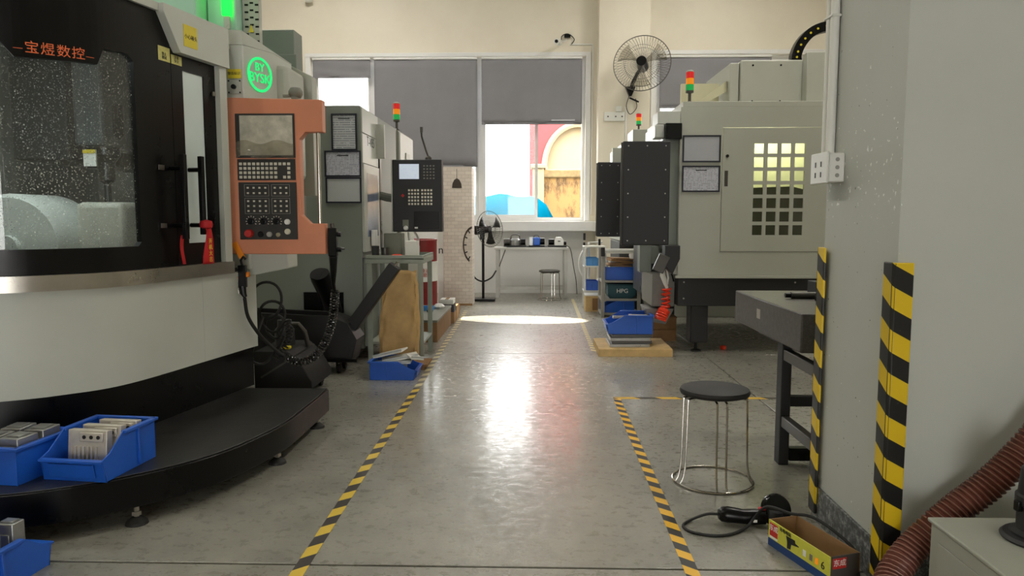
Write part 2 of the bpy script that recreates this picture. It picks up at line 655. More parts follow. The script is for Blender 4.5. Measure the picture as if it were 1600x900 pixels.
# ceiling with an added, unseen oval hole shaped to throw the aisle's sun patch
cz = 6.2
px, py = -0.13, 9.08
ox, oy = px - cz / math.tan(SUN_EL), py
n = 40
ring = [(ox + 0.80 * math.cos(2 * PI * i / n), oy + 0.36 * math.sin(2 * PI * i / n) - 0.09 * math.cos(2 * PI * i / n)) for i in range(n)]
cb = MB()
rx0, rx1, ry0, ry1 = ox - 1.1, ox + 1.1, oy - 0.6, oy + 0.6
for (a, b, c, d) in [(-6.4, rx0, -5.4, 12.5), (rx1, 5.9, -5.4, 12.5), (rx0, rx1, -5.4, ry0), (rx0, rx1, ry1, 12.5)]:
    cb.box(a, b, c, d, cz, cz + 0.05)
outer = []
for (x, y) in ring:
    dx, dy = x - ox, y - oy
    t = min((rx1 - ox if dx > 0 else ox - rx0) / max(abs(dx), 1e-6), 0.6 / max(abs(dy), 1e-6))
    outer.append((ox + dx * t, oy + dy * t))
vv = [(x, y, cz) for x, y in ring] + [(x, y, cz) for x, y in outer]
cb.add(vv, [(i, (i + 1) % n, n + (i + 1) % n, n + i) for i in range(n)])
for cx_, cy_ in ((rx0, ry0), (rx0, ry1), (rx1, ry0), (rx1, ry1)):
    near = sorted(range(n), key=lambda i: (outer[i][0] - cx_) ** 2 + (outer[i][1] - cy_) ** 2)
    e = [i for i in near[:6]]
    for i in range(n):
        j = (i + 1) % n
        if abs(outer[i][0] - outer[j][0]) > 1e-4 and abs(outer[i][1] - outer[j][1]) > 1e-4:
            mx_ = (outer[i][0] + outer[j][0]) / 2
            my_ = (outer[i][1] + outer[j][1]) / 2
            if abs(mx_ - cx_) < 0.8 and abs(my_ - cy_) < 0.8:
                cb.add([(outer[i][0], outer[i][1], cz), (outer[j][0], outer[j][1], cz), (cx_, cy_, cz)], [(0, 1, 2)])
struct(cb.build('ceiling', M['ceiling'], smooth=False))

# column between the windows and the near pier on the right
struct(bx('wall_column', M['wall'], None, 1.03, 1.82, 11.92, 12.279, 0, 6.2))
PX, PY0, PY1 = 1.185, 2.44, 3.05
struct(bx('wall_pier', M['pier'], None, PX, 2.9, PY0, PY1, 0, 6.2))
sk = MB()
sk.box(PX - 0.012, PX, PY0 - 0.012, PY1, 0, 0.145)
sk.box(PX, 2.9, PY0 - 0.012, PY0, 0, 0.145)
struct(sk.build('baseboard_pier', M['skirt'], None, 0.002))

# ------------------------------------------------------------------ windows
def window(name, x0, x1, z0, z1, mull, sashes, y=WY + 0.08):
    fr = MB()
    t = 0.05
    fr.box(x0, x1, y, y + 0.08, z0, z0 + t)
    fr.box(x0, x1, y, y + 0.08, z1 - t, z1)
    fr.box(x0, x0 + t, y, y + 0.08, z0 + t, z1 - t)
    fr.box(x1 - t, x1, y, y + 0.08, z0 + t, z1 - t)
    w = struct(fr.build(name, M['frame_w'], None, 0.004))
    for m_ in mull:
        bx('mullion', M['frame_w'], w, m_ - 0.04, m_ + 0.04, y, y + 0.08, z0 + t, z1 - t, 0.004)
    for (a, b, c, d, g, mt) in sashes:
        yy = y + 0.01 + 0.03 * g
        s_ = MB()
        q = 0.045
        s_.box(a, b, yy, yy + 0.028, c, c + q)
        s_.box(a, b, yy, yy + 0.028, d - q, d)
        s_.box(a, a + q, yy, yy + 0.028, c + q, d - q)
        s_.box(b - q, b, yy, yy + 0.028, c + q, d - q)
        so = s_.build('sash', M['frame_w'], w, 0.003)
        bx('pane', M[mt], so, a + q, b - q, yy + 0.011, yy + 0.017, c + q, d - q)
    return w


window('window_1', -3.62, 0.85, 1.20, 3.84, [-2.62, -0.86],
       [(-3.57, -2.66, 1.25, 2.70, 0, 'glasshaze'), (-3.57, -2.66, 2.68, 3.79, 0, 'glasshaze'),
        (-2.58, -0.90, 1.25, 3.79, 0, 'glasshaze'), (-0.82, 0.08, 1.25, 2.86, 0, 'glassthin'), (-0.82, 0.80, 2.86, 3.79, 0, 'glasshaze')])
window('window_2', 1.98, 4.6, 1.20, 3.86, [3.3], [(2.03, 3.26, 1.25, 3.81, 0, 'glasshaze'), (3.34, 4.55, 1.25, 3.81, 0, 'glasshaze')])
tr = MB()
for (a, b, c, d) in [(-3.70, 0.93, 3.84, 3.90), (1.90, 4.68, 3.86, 3.92)]:
    tr.box(a, b, WY - 0.03, WY, c, d)
for (a, b, c, d) in [(-3.70, -3.62, 1.20, 3.84), (0.85, 0.93, 1.20, 3.84), (1.90, 1.98, 1.20, 3.86)]:
    tr.box(a, b, WY - 0.03, WY, c, d)
struct(tr.build('trim_1', M['frame_w'], None, 0.004))
struct(bx('window_sill', M['frame_w'], None, -0.70, 1.02, 12.06, WY, 1.03, 1.19, 0.008))

# roller blinds
def blind(x0, x1, z0, z1, label, fold=0.012, tagx=None):
    t = thing('roller_blind', label, 'blind', ((x0 + x1) / 2, WY - 0.05, z0))
    k = random.uniform(0, 6)

    def fn(u, v):
        x = x0 + (x1 - x0) * u
        s_ = 1 - v * 0.85
        return (x, WY - 0.055 + s_ * fold * (math.sin(x * 9 + k) + 0.6 * math.sin(x * 21 + 2 * k + v)) + 0.004 * math.sin(z0 + v * 9 + x * 4), z0 + (z1 - z0) * v)
    MB().grid(fn, 40, 12).build('fabric', M['blind'], t, solid=0.002)
    MB().cyl((x0, WY - 0.06, z1 + 0.012), (x1, WY - 0.06, z1 + 0.012), 0.02, n=12).build('roller_tube', M['frame_w'], t)
    bx('bottom_bar', M['blind'], t, x0, x1, WY - 0.064, WY - 0.046, z0 - 0.02, z0 + 0.012, 0.004)
    if tagx:
        bx('maker_strip', M['papergrey'], t, tagx[0], tagx[1], WY - 0.0685, WY - 0.0645, z0 + 0.035, z0 + 0.06)
    return t


blind(-3.57, -2.63, 3.52, 3.79, 'short grey roller blind nearly fully rolled up in the wide window')
blind(-2.57, -0.90, 2.09, 3.79, 'longest grey roller blind behind the dark pendant control box', 0.018)
blind(-0.83, 0.79, 2.77, 3.79, 'grey roller blind above the open sash and bench of small machines', 0.016, (0.30, 0.68))
blind(2.03, 3.80, 3.02, 3.80, 'grey roller blind in the window behind the mesh wall fan')

# ------------------------------------------------------------------ yard outside
struct(bx('ground_outside', M['ground'], None, -40, 40, 12.54, 60, -0.3, -0.05))
bl = thing('red_building', 'red building with a cream arched window surround beyond the yard wall', 'building', (0, 22, -0.05))
wl = MB()
ac, az, ar = 1.32, 2.72, 0.98
n = 24
arch = [(ac + ar * math.cos(PI * i / n), az + ar * 1.25 * math.sin(PI * i / n)) for i in range(n + 1)]
wl.box(-0.1, ac - ar, 22, 22.3, -0.05, 7)
wl.box(ac + ar, 3.2, 22, 22.3, -0.05, 7)
wl.box(-0.1, 3.2, 22.3, 26, -0.05, 7)
for i in range(n):
    (xa, za), (xb, zb) = arch[i + 1], arch[i]
    wl.prism([(xa, za), (xb, zb), (xb, 7), (xa, 7)], 'xz', 22, 22.3)
wl.build('wall', M['ext_red'], bl, smooth=False)
ab = MB()
ab.prism([(ac - ar, -0.05), (ac + ar, -0.05)] + arch, 'xz', 22.16, 22.3)
ab.build('arch_panel', M['ext_cream'], bl, smooth=False)
rb = MB()
rb.tube([(x, 21.98, z) for x, z in arch], 0.09, 6)
rb.box(ac - ar - 0.09, ac - ar + 0.09, 21.9, 22.05, -0.05, az)
rb.box(ac + ar - 0.09, ac + ar + 0.09, 21.9, 22.05, -0.05, az)
rb.build('arch_surround', M['ext_cream'], bl)
yw = thing('yard_wall', 'stained yellow yard wall with a weathered coping in front of the red building', 'wall', (0, 18, -0.05))
bx('wall', M['ext_yellow'], yw, 0.27, 12, 18, 18.25, -0.05, 2.2)
bx('coping', P('weathered_coping', (116, 98, 66), 0.9, var=0.35, vs_=7), yw, 0.25, 12, 17.92, 18.33, 2.2, 2.4, 0.03)
bx('post', M['ext_cream'], yw, 0.0, 0.27, 17.9, 18.35, -0.05, 2.42, 0.02)
bx('post_cap', M['ext_cream'], yw, -0.05, 0.32, 17.85, 18.4, 2.42, 2.52, 0.02)
random.seed(3)


def heap(u, v):
    x = -7.5 + 7.95 * u
    endt = min(1.0, (0.45 - x) / 0.55)
    endt = max(0.0, endt) ** 0.6
    a = PI * v
    h = (1.80 + 0.05 * math.sin(x * 2.3) + 0.05 * math.sin(x * 7)) * (0.80 + 0.2 * endt)
    w = 1.1 * (0.25 + 0.75 * endt)
    return (x, 15.9 - w * math.cos(a), -0.04 + h * (math.sin(a) ** 0.5) * (0.86 + 0.14 * endt))


tag(MB().grid(heap, 48, 16).build('tarpaulin_heap', M['tarp'], solid=0.01), 'bright blue tarpaulin draped over a heap outside the window', 'tarpaulin')

# ------------------------------------------------------------------ ceiling lamps (above the frame)
k = 0
for ly, lw, where in ((1.2, 0.5, ('in front of the big machining centre', 'in front of the pier')), (5.4, 0.85, ('over the gap behind the big machining centre', 'over the granite table and grey machine')), (9.6, 0.95, ('over the olive-grey machine', 'over the far pale machine'))):
    for lx in (-3.2, 2.6):
        t = thing('ceiling_lamp', 'long white ceiling lamp hanging under the roof ' + where[lx > 0], 'lamp', (lx, ly, 5.5), 0, 'ceiling lamps')
        bx('housing', M['white'], t, lx - 0.2, lx + 0.2, ly - 0.75, ly + 0.75, 5.5, 5.58, 0.01)
        bx('diffuser', P('lamp_diffuser', (240, 240, 232), 0.5, var=0, emit=3.0), t, lx - 0.16, lx + 0.16, ly - 0.72, ly + 0.72, 5.49, 5.5)
        for dy in (-0.5, 0.5):
            MB().cyl((lx, ly + dy, 5.58), (lx, ly + dy, cz), 0.008, n=6).build('hanger', M['darksteel'], t)
        ld = bpy.data.lights.new('lamp_light', 'AREA')
        ld.shape = 'RECTANGLE'
        ld.size = 0.32
        ld.size_y = 1.44
        ld.energy = CEIL_W * lw
        ld.color = (1.0, 0.95, 0.86)
        lo = bpy.data.objects.new('lamp_light', ld)
        C.objects.link(lo)
        lo.parent = t
        lo.location = (0, 0, -0.015)

# ------------------------------------------------------------------ floor tapes
tp_l = stripes('hazard_tape_a', (0.80, -0.9, 0), 0.168, 0.5, (218, 186, 66), (58, 54, 50), 0.5, 0.5)
tp_r = stripes('hazard_tape_b', (0.9, 1.0, 0), 0.134, 0.5, (230, 178, 40), (34, 33, 32), 0.5, 0.35)
tag(MB().prism([(-0.842, 1.2), (-0.792, 1.2), (-0.823, 5.35), (-0.873, 5.35)], 'xy', 0.0, 0.0012).build('floor_tape', tp_l), 'worn yellow and black floor tape on the side of the aisle with the orange panel', 'tape')
tag(MB().prism([(0.532, 1.2), (0.582, 1.2), (0.612, 5.06), (0.562, 5.06)], 'xy', 0.0, 0.0012).build('floor_tape', tp_r), 'yellow and black floor tape running past the round stool', 'tape')
tag(MB().prism([(0.562, 5.061), (1.9, 5.09), (1.9, 5.14), (0.562, 5.111)], 'xy', 0.0, 0.0012).build('floor_tape', stripes('hazard_tape_c', (1, 0.8, 0), 0.30, 0.5, (220, 178, 60), (60, 56, 50), 0.5, 0.5)), 'yellow and black floor tape crossing behind the round stool', 'tape')
tag(MB().prism([(-0.873, 5.36), (-0.823, 5.36), (-0.868, 9.9), (-0.918, 9.9)], 'xy', 0.0, 0.0012).build('floor_tape', stripes('hazard_tape_e', (0.8, -0.9, 0), 0.168, 0.5, (204, 194, 150), (118, 112, 98), 0.5, 0.85)), 'faded pale floor tape past the low crate and cartons', 'tape')
tag(MB().prism([(0.555, 6.9), (0.60, 6.9), (0.64, 11.4), (0.595, 11.4)], 'xy', 0.0, 0.0012).build('floor_tape', stripes('hazard_tape_d', (0.9, 1.0, 0), 0.134, 0.5, (212, 196, 130), (140, 132, 112), 0.5, 0.8)), 'faded yellow floor tape leading from the wooden pallet to the bench', 'tape')

# ================================================================== BIG MACHINING CENTRE (near, curved front)
CURVE = [Vector(p) for p in spline([(-1.698, 4.50), (-1.724, 4.39), (-1.80, 4.00), (-1.927, 3.43), (-2.095, 3.207), (-2.29, 3.074), (-2.62, 2.94), (-3.15, 2.86)], 12)]
ARC = [0.0]
for i in range(1, len(CURVE)):
    ARC.append(ARC[-1] + (CURVE[i] - CURVE[i - 1]).length)
UMAX = ARC[-1]


def cpt(u, off=0.0):
    """point of the machine's front curve at arc length u, pushed outwards by off"""
    u = max(0.0, min(UMAX, u))
    i = max(1, next((k for k in range(1, len(ARC)) if ARC[k] >= u), len(ARC) - 1))
    t = (u - ARC[i - 1]) / (ARC[i] - ARC[i - 1])
    p = CURVE[i - 1].lerp(CURVE[i], t)
    d = (CURVE[i] - CURVE[i - 1]).normalized()
    nrm = Vector((-d.y, d.x))
    return p + nrm * off, d, nrm


def curve_sheet(u0, u1, z0, z1, off, th, step=0.04, hole=None):
    """curved sheet between heights z0(u)..z1(u); hole(u) -> (lo, hi) leaves an opening"""
    us = [u0 + (u1 - u0) * i / max(1, round((u1 - u0) / step)) for i in range(max(1, round((u1 - u0) / step)) + 1)]
    if hole:
        us = sorted(set([round(u, 5) for u in us] + [round(u, 5) for u in hole[1] if u0 < u < u1]))
    z0f = z0 if callable(z0) else (lambda u: z0)
    z1f = z1 if callable(z1) else (lambda u: z1)
    mb = MB()

    def cell(ua, ub, za, zb):
        v = []
        for o_ in (off, off - th):
            pa, pb = cpt(ua, o_)[0], cpt(ub, o_)[0]
            v += [(pa.x, pa.y, za[0]), (pb.x, pb.y, zb[0]), (pb.x, pb.y, zb[1]), (pa.x, pa.y, za[1])]
        return v
    for a, b in zip(us[:-1], us[1:]):
        h = None
        if hole:
            ha, hb = hole[0](a + 1e-4), hole[0](b - 1e-4)
            h = (ha, hb) if ha and hb else None
        parts = [((z0f(a), z1f(a)), (z0f(b), z1f(b)))]
        if h:
            parts = [((z0f(a), h[0][0]), (z0f(b), h[1][0])), ((h[0][1], z1f(a)), (h[1][1], z1f(b)))]
        for za, zb in parts:
            v = cell(a, b, za, zb)
            f = [(0, 1, 2, 3), (7, 6, 5, 4), (0, 4, 5, 1), (3, 2, 6, 7)]
            if a == us[0] or (hole and (hole[0](a - 1e-3) is None) != (hole[0](a + 1e-3) is None)):
                f.append((0, 3, 7, 4))
            if b == us[-1] or (hole and (hole[0](b - 1e-3) is None) != (hole[0](b + 1e-3) is None)):
                f.append((1, 5, 6, 2))
            mb.add(v, f)
    return mb


def u_at(ratio):
    """arc length where X/Y of the curve equals ratio"""
    q = [c.x / c.y for c in CURVE]
    for i in range(1, len(q)):
        if q[i - 1] >= ratio >= q[i]:
            return ARC[i - 1] + (ARC[i] - ARC[i - 1]) * (q[i - 1] - ratio) / max(1e-9, q[i - 1] - q[i])
    return ARC[0] if ratio > q[0] else ARC[-1]


vmc = thing('machining_center', 'large machining centre with curved black door, wet window and orange control panel', 'machine', (-2.3, 3.9, 0))
# platform
edge = [tuple(p) for p in spline([(-1.24, 4.42), (-1.243, 4.0), (-1.262, 3.60), (-1.40, 3.14), (-1.69, 2.81), (-1.995, 2.645), (-2.5, 2.53), (-3.15, 2.50)], 6)]
pl = MB().prism(edge + [(-3.15, 4.42)], 'xy', 0.075, 0.207).build('platform', M['black'], vmc, 0.004)
MB().prism([(x - 0.012, y + 0.006) for x, y in edge[:-1]] + [(-3.15, 2.51), (-3.15, 4.40)], 'xy', 0.207, 0.212).build('deck_plate', M['tread'], vmc, 0.002)
for (fx, fy) in [(-1.285, 4.31), (-1.30, 3.66), (-1.62, 2.90), (-2.6, 2.62)]:
    f = MB()
    f.lathe([(0.045, 0), (0.042, 0.012), (0.018, 0.03), (0.012, 0.032)], 16, (fx, fy, 0))
    f.build('leveling_foot', M['rubber'], pl)
    g = MB()
    g.cyl((fx, fy, 0.03), (fx, fy, 0.075), 0.011, n=10)
    g.cyl((fx, fy, 0.038), (fx, fy, 0.054), 0.02, n=6)
    g.build('foot_bolt', M['steel'], pl)
curve_sheet(0.0, UMAX, 0.212, 0.46, -0.035, 0.02).build('kick_panel', M['black'], vmc)
us_ = 0.52
curve_sheet(0.0, us_ - 0.001, 0.46, 0.93, 0.0, 0.025).build('lower_panel', M['white'], vmc)
curve_sheet(us_ + 0.001, UMAX, 0.46, 0.93, 0.0, 0.025).build('lower_panel', M['white'], vmc)
U_END = u_at((351 - 832) / 1160)
curve_sheet(U_END - 0.02, UMAX, 0.93, 1.0, 0.028, 0.055).build('steel_ledge', M['steel'], vmc)
# door: main leaf with big window
u_seam = u_at((272 - 832) / 1160)
u_wr = u_at((214 - 832) / 1160)
u_post = u_at((340 - 832) / 1160)


u_slant0 = u_at((168 - 832) / 1160)
u_slant1 = u_at((157 - 832) / 1160)
u_l0 = u_at((26 - 832) / 1160)
u_l1 = u_at((-8 - 832) / 1160)
u_wl = UMAX - 0.35


def win_main(u, grow=0.0):
    if u < u_wr - grow or u > u_wl + grow:
        return None
    lo = 1.113
    if u < u_wr + 0.02:
        t = (u - u_wr) / 0.02
        lo += 0.02 * (1 - max(0, t))
    if u < u_slant0:
        t = (u - u_wr) / (u_slant0 - u_wr)
        hi = 1.985 + 0.03 * min(1, max(0, t * 5)) - 0.005 * t
    elif u < u_slant1:
        hi = 2.01 - 0.075 * (u - u_slant0) / (u_slant1 - u_slant0)
    elif u < u_l0:
        hi = 1.935 - 0.01 * (u - u_slant1) / (u_l0 - u_slant1)
    elif u < u_l1:
        hi = 1.925 + 0.09 * (u - u_l0) / (u_l1 - u_l0)
    else:
        hi = 2.015
    return (lo - grow, hi + grow)


breaks = [u_wr, u_wr + 0.007, u_wr + 0.02, u_slant0, u_slant1, u_l0, u_l1, u_wl]
door = curve_sheet(u_seam + 0.002, UMAX, 1.0, 2.262, 0.0, 0.03, 0.03, (win_main, breaks)).build('door', M['black'], vmc)
us2 = sorted(set(breaks + [u_wr + (u_wl - u_wr) * i / 30 for i in range(31)]))
gl = MB()
for a, b in zip(us2[:-1], us2[1:]):
    ha, hb = win_main(a + 1e-5, 0.012), win_main(b - 1e-5, 0.012)
    pa, pb = cpt(a, -0.02)[0], cpt(b, -0.02)[0]
    gl.add([(pa.x, pa.y, ha[0]), (pb.x, pb.y, hb[0]), (pb.x, pb.y, hb[1]), (pa.x, pa.y, ha[1])], [(0, 1, 2, 3)])
gl.build('window_glass', M['wet'], door, smooth=True)
# second leaf with narrow pale window
u_n1, u_n0 = u_at((290 - 832) / 1160), u_at((322 - 832) / 1160)
leaf = curve_sheet(u_post, u_seam - 0.002, 1.0, 2.262, 0.0, 0.03, 0.03, ((lambda u: (1.115, 2.01) if u_n0 - 1e-6 <= u <= u_n1 + 1e-6 else None), [u_n0, u_n1])).build('door', M['black'], vmc)
curve_sheet(u_n0 - 0.008, u_n1 + 0.008, 1.107, 2.018, -0.006, 0.006).build('window_glass', M['frost'], leaf)
p, d, nn = cpt(u_post + 0.03, 0.006)
MB().cyl((p.x, p.y, 1.93), (p.x + nn.x * 0.008, p.y + nn.y * 0.008, 1.93), 0.012, n=12).build('lock', M['steel'], leaf)
# handles
for uu, pa_ in ((u_seam + 0.035, door), (u_seam - 0.11, leaf)):
    p, d, nn = cpt(uu, 0.075)
    w, _, _ = cpt(uu, 0.0)
    h = MB()
    h.prism([(p + d * 0.014 + nn * 0.012)[:], (p - d * 0.014 + nn * 0.012)[:], (p - d * 0.014 - nn * 0.012)[:], (p + d * 0.014 - nn * 0.012)[:]], 'xy', 1.14 if pa_ is door else 1.16, 1.57)
    for z in (1.21, 1.50):
        h.cyl((w.x, w.y, z), (p.x, p.y, z), 0.012, n=10)
    h.build('handle', M['black'], pa_, 0.003)
    if pa_ is door:
        for z in (1.21, 1.50):
            q, _, _ = cpt(uu + 0.075, 0.003)
            MB().prism([(q + d * 0.02)[:], (q - d * 0.02)[:], (q - d * 0.02 + nn * 0.006)[:], (q + d * 0.02 + nn * 0.006)[:]], 'xy', z - 0.012, z + 0.012).build('handle_plate', M['steel'], door)
# orange company name above the big window, one glyph at a time along the curve
for gch, pxx, zz in (('—', 33, 1.962), ('宝', 55, 1.966), ('煜', 80, 1.966), ('数', 105, 1.966), ('控', 128, 1.966), ('—', 146, 1.962)):
    uu = u_at((pxx - 832) / 1160)
    p, d, nn = cpt(uu, 0.002)
    text('lettering', gch, 0.055 if gch != '—' else 0.034, M['orangetext'], door, facing((p.x, p.y, zz), (-d.x, -d.y, 0)))
# hood
curve_sheet(u_at((252 - 832) / 1160), UMAX, 2.262, 2.30, 0.02, 0.08).build('hood_band', M['white'], vmc)


def hood_lo(u):
    a, b = u_at((252 - 832) / 1160), u_at((276 - 832) / 1160)
    return 2.085 if u <= b else 2.085 + (u - b) / (a - b) * 0.177


curve_sheet(U_END - 0.01, u_at((252 - 832) / 1160), hood_lo, 2.30, 0.045, 0.075, 0.02).build('hood', M['white'], vmc)
curve_sheet(U_END, u_post - 0.001, 1.0, 2.085, 0.03, 0.06).build('door_post', M['white'], vmc)


def plate_on_curve(name, mat, pxa, pxb, z0, z1, off, parent=vmc):
    return curve_sheet(u_at((pxb - 832) / 1160), u_at((pxa - 832) / 1160), z0, z1, off + 0.002, 0.002, 0.02).build(name, mat, parent)


yl = plate_on_curve('warning_label', M['yellow'], 282, 303, 2.125, 2.235, 0.045)
p, d, nn = cpt(u_at((293 - 832) / 1160), 0.0475)
text('lettering', '小心碰头', 0.026, M['inkblack'], yl, facing((p.x, p.y, 2.175), (-d.x, -d.y, 0)))
for a, b in ((253, 271), (273, 289)):
    lb = plate_on_curve('door_label', M['ylab'], a, b, 2.03 if a < 260 else 2.03, 2.10 if a < 260 else 2.075, 0.0)
    p, d, nn = cpt(u_at(((a + b) / 2 - 832) / 1160), 0.0025)
    text('lettering', '禁止\n擦拭' if a < 260 else '注意\n安全', 0.018, M['inkblack'], lb, facing((p.x, p.y, 2.055), (-d.x, -d.y, 0)))
# body shell (hollow cabin) behind the door
body = MB()
body.box(-3.15, -3.12, 2.95, 5.3, 0.212, 2.26)
body.box(-3.15, -2.12, 5.25, 5.30, 0.212, 2.36)
body.prism([(-2.12, 5.30), (-1.745, 4.50), (-1.775, 4.47), (-2.15, 5.25)], 'xy', 0.212, 2.26)
body.build('body', M['white'], vmc)
roof = MB()
rp = [tuple(cpt(UMAX * i / 30, -0.06)[0]) for i in range(31)]
roof.prism(rp + [(-3.12, 5.25), (-2.15, 5.25)], 'xy', 2.235, 2.26)
roof.build('roof', M['white'], vmc)
tray = MB().prism(rp + [(-3.12, 5.25), (-2.15, 5.25)], 'xy', 0.93, 0.95).build('work_tray', M['darksteel'], vmc)
cabin = MB()
cabin.box(-3.119, -2.16, 5.2, 5.249, 0.95, 2.235)
cabin.box(-3.119, -3.06, 2.98, 5.2, 0.95, 2.235)
cabin.build('cabin_lining', P('cabin_grey', (150, 158, 152), 0.4, var=0.1), vmc)
# inside: spindle column, head, spindle, round chuck, fixture blocks
sp = bx('spindle_head', P('spindle_black', (34, 36, 38), 0.4), vmc, -2.82, -2.51, 4.0, 5.2, 1.56, 2.235, 0.01)
bx('head_cover', P('spindle_grey', (78, 84, 86), 0.4), sp, -2.51, -2.34, 4.05, 4.9, 1.64, 2.235, 0.02)
spd = MB()
spd.lathe([(0.10, 0.66), (0.10, 0.50), (0.075, 0.46), (0.075, 0.38), (0.045, 0.34), (0.045, 0.24), (0.02, 0.22), (0.02, 0.08)], 24, (-2.42, 4.2, 1.22))
spd.build('spindle', P('spindle_steel', (60, 64, 66), 0.3, 0.8), sp)
bx('notice', M['inkwhite'], sp, -2.455, -2.385, 4.04, 4.048, 1.53, 1.62)
bx('notice_stripe', M['yellow'], sp, -2.455, -2.385, 4.035, 4.0395, 1.60, 1.62)
chuck = MB()
Mx = Matrix.Rotation(R(90), 4, 'X') @ Matrix.Rotation(R(0), 4, 'Z')
chuck.lathe([(0.0, 0.13), (0.06, 0.13), (0.062, 0.10), (0.25, 0.10), (0.27, 0.07), (0.27, -0.25)], 40, (-2.62, 3.75, 1.10), Mx)
chuck.build('rotary_table', P('rotary_white', (196, 202, 198), 0.35), vmc)
bx('fixture_block', M['mgrey'], vmc, -2.36, -2.10, 3.78, 4.3, 0.95, 1.33, 0.03)
bx('fixture_block', M['mgrey'], vmc, -2.06, -1.93, 3.95, 4.3, 0.95, 1.36, 0.02)
bx('machine_table', M['darksteel'], vmc, -3.05, -2.2, 4.3, 5.1, 0.95, 1.12, 0.01)
wl_ = bx('added_work_light', P('added_work_lens', (240, 250, 246), 0.4, var=0, emit=4), vmc, -2.7, -2.2, 3.42, 3.48, 2.18, 2.22)  # unseen light, added to brighten the cabin behind the wet glass
ld = bpy.data.lights.new('added_work_lamp', 'AREA')
ld.shape = 'RECTANGLE'
ld.size, ld.size_y, ld.energy = 0.5, 0.06, 11.0
ld.color = (0.92, 1.0, 0.97)
lo = bpy.data.objects.new('added_work_lamp', ld)
C.objects.link(lo)
lo.parent = vmc
lo.location = (-2.45 + 2.3, 3.45 - 3.9, 2.172)
lo.rotation_euler = (R(-28), 0, 0)
# housing with key switch and lit logo
hs = MB()
hs.prism([(-1.842, 4.42), (-1.703, 4.42), (-1.60, 4.665), (-1.60, 5.0), (-1.842, 5.0)], 'xy', 0.94, 2.26)
hs.build('arm_housing', M['white'], vmc, 0.006)
hd = MB()
hd.add([(-1.842, 4.42, 2.26), (-1.703, 4.42, 2.26), (-1.60, 4.665, 2.26), (-1.60, 5.0, 2.26), (-1.842, 5.0, 2.26),
        (-1.842, 4.42, 2.35), (-1.703, 4.42, 2.34), (-1.60, 4.665, 2.268), (-1.60, 5.0, 2.264), (-1.842, 5.0, 2.35)],
       [(0, 1, 2, 3, 4), (9, 8, 7, 6), (9, 6, 5), (0, 1, 6, 5), (1, 2, 7, 6), (2, 3, 8, 7), (3, 4, 9, 8), (4, 0, 5, 9)])
hd.build('housing_cap', M['white'], vmc)
nl = bx('key_label', M['yellow'], vmc, -1.795, -1.715, 4.414, 4.4185, 2.065, 2.118)
text('lettering', '警告标识', 0.019, M['inkblack'], nl, facing((-1.755, 4.4135, 2.092), (1, 0, 0)))
kp = bx('key_switch', M['mgrey'], vmc, -1.795, -1.715, 4.412, 4.4185, 1.975, 2.058, 0.002)
kk = MB().cyl((-1.757, 4.411, 2.015), (-1.757, 4.396, 2.015), 0.014, n=14)
kk.build('key_barrel', M['black'], kp)
for a in (-1.788, -1.722):
    for b in (1.983, 2.05):
        MB().cyl((a, 4.4135, b), (a, 4.409, b), 0.005, n=8).build('screw', M['black'], kp)
# logo: ring and letters on the angled face
fd = Vector((0.103, 0.245, 0)).normalized()
fn_ = Vector((fd.y, -fd.x, 0))
c0 = Vector((-1.6515, 4.5425, 2.108)) + fn_ * 0.003
rg = MB()
n = 40
rr_ = [[c0 + fd * (r * math.cos(2 * PI * i / n)) + Vector((0, 0, r * math.sin(2 * PI * i / n))) + fn_ * o_ for i in range(n)] for r, o_ in ((0.103, 0), (0.103, 0.003), (0.088, 0.003), (0.088, 0))]
for a, b in ((0, 1), (1, 2), (2, 3)):
    rg.add(rr_[a] + rr_[b], [(i, (i + 1) % n, n + (i + 1) % n, n + i) for i in range(n)])
lg = rg.build('logo_ring', M['ledlogo'], vmc)
text('logo_letters', 'BY', 0.068, M['ledlogo'], lg, facing(c0 + Vector((0, 0, 0.042)), fd), extrude=0.002)
text('logo_letters', 'BYSK', 0.078, M['ledlogo'], lg, facing(c0 + Vector((0, 0, -0.022)), fd), extrude=0.002)
# arm under the control panel, rear plates and top cabinets
ar_ = MB()
ar_.prism([(-1.85, 1.05), (-1.475, 1.05), (-1.475, 0.945), (-1.85, 0.87)], 'xz', 4.44, 4.62)
ar_.build('support_arm', M['white'], vmc, 0.006)
bx('side_pod', M['mgrey'], vmc, -1.64, -1.53, 4.70, 5.05, 1.5, 2.20, 0.03)
wg = MB()
wg.add([(-1.75, 5.16, 2.33), (-1.515, 5.16, 2.215), (-1.51, 5.16, 1.4), (-1.68, 5.16, 1.4), (-1.70, 5.16, 2.1),
        (-1.75, 5.28, 2.33), (-1.515, 5.28, 2.215), (-1.51, 5.28, 1.4), (-1.68, 5.28, 1.4), (-1.70, 5.28, 2.1)],
       [(0, 1, 2, 3, 4), (9, 8, 7, 6, 5), (0, 5, 6, 1), (1, 6, 7, 2), (2, 7, 8, 3), (3, 8, 9, 4), (4, 9, 5, 0)])
wg.build('rear_shroud', M['mgrey'], vmc, 0.004)
bx('power_cabinet', M['g2'], vmc, -2.20, -1.80, 5.70, 5.9, 1.2, 2.66, 0.006)
bx('power_cabinet', M['g2'], vmc, -2.1, -1.775, 5.66, 5.699, 1.2, 2.47, 0.004)
mc = bx('column_cover', M['mint'], vmc, -2.9, -2.03, 4.55, 5.2, 2.262, 3.2, 0.01)
bx('column_cover', M['mint'], vmc, -2.025, -1.845, 4.7, 4.84, 2.262, 3.2, 0.01)
vb = bx('vent_box', M['mgrey'], vmc, -1.843, -1.735, 4.8, 4.85, 2.262, 3.0, 0.004)
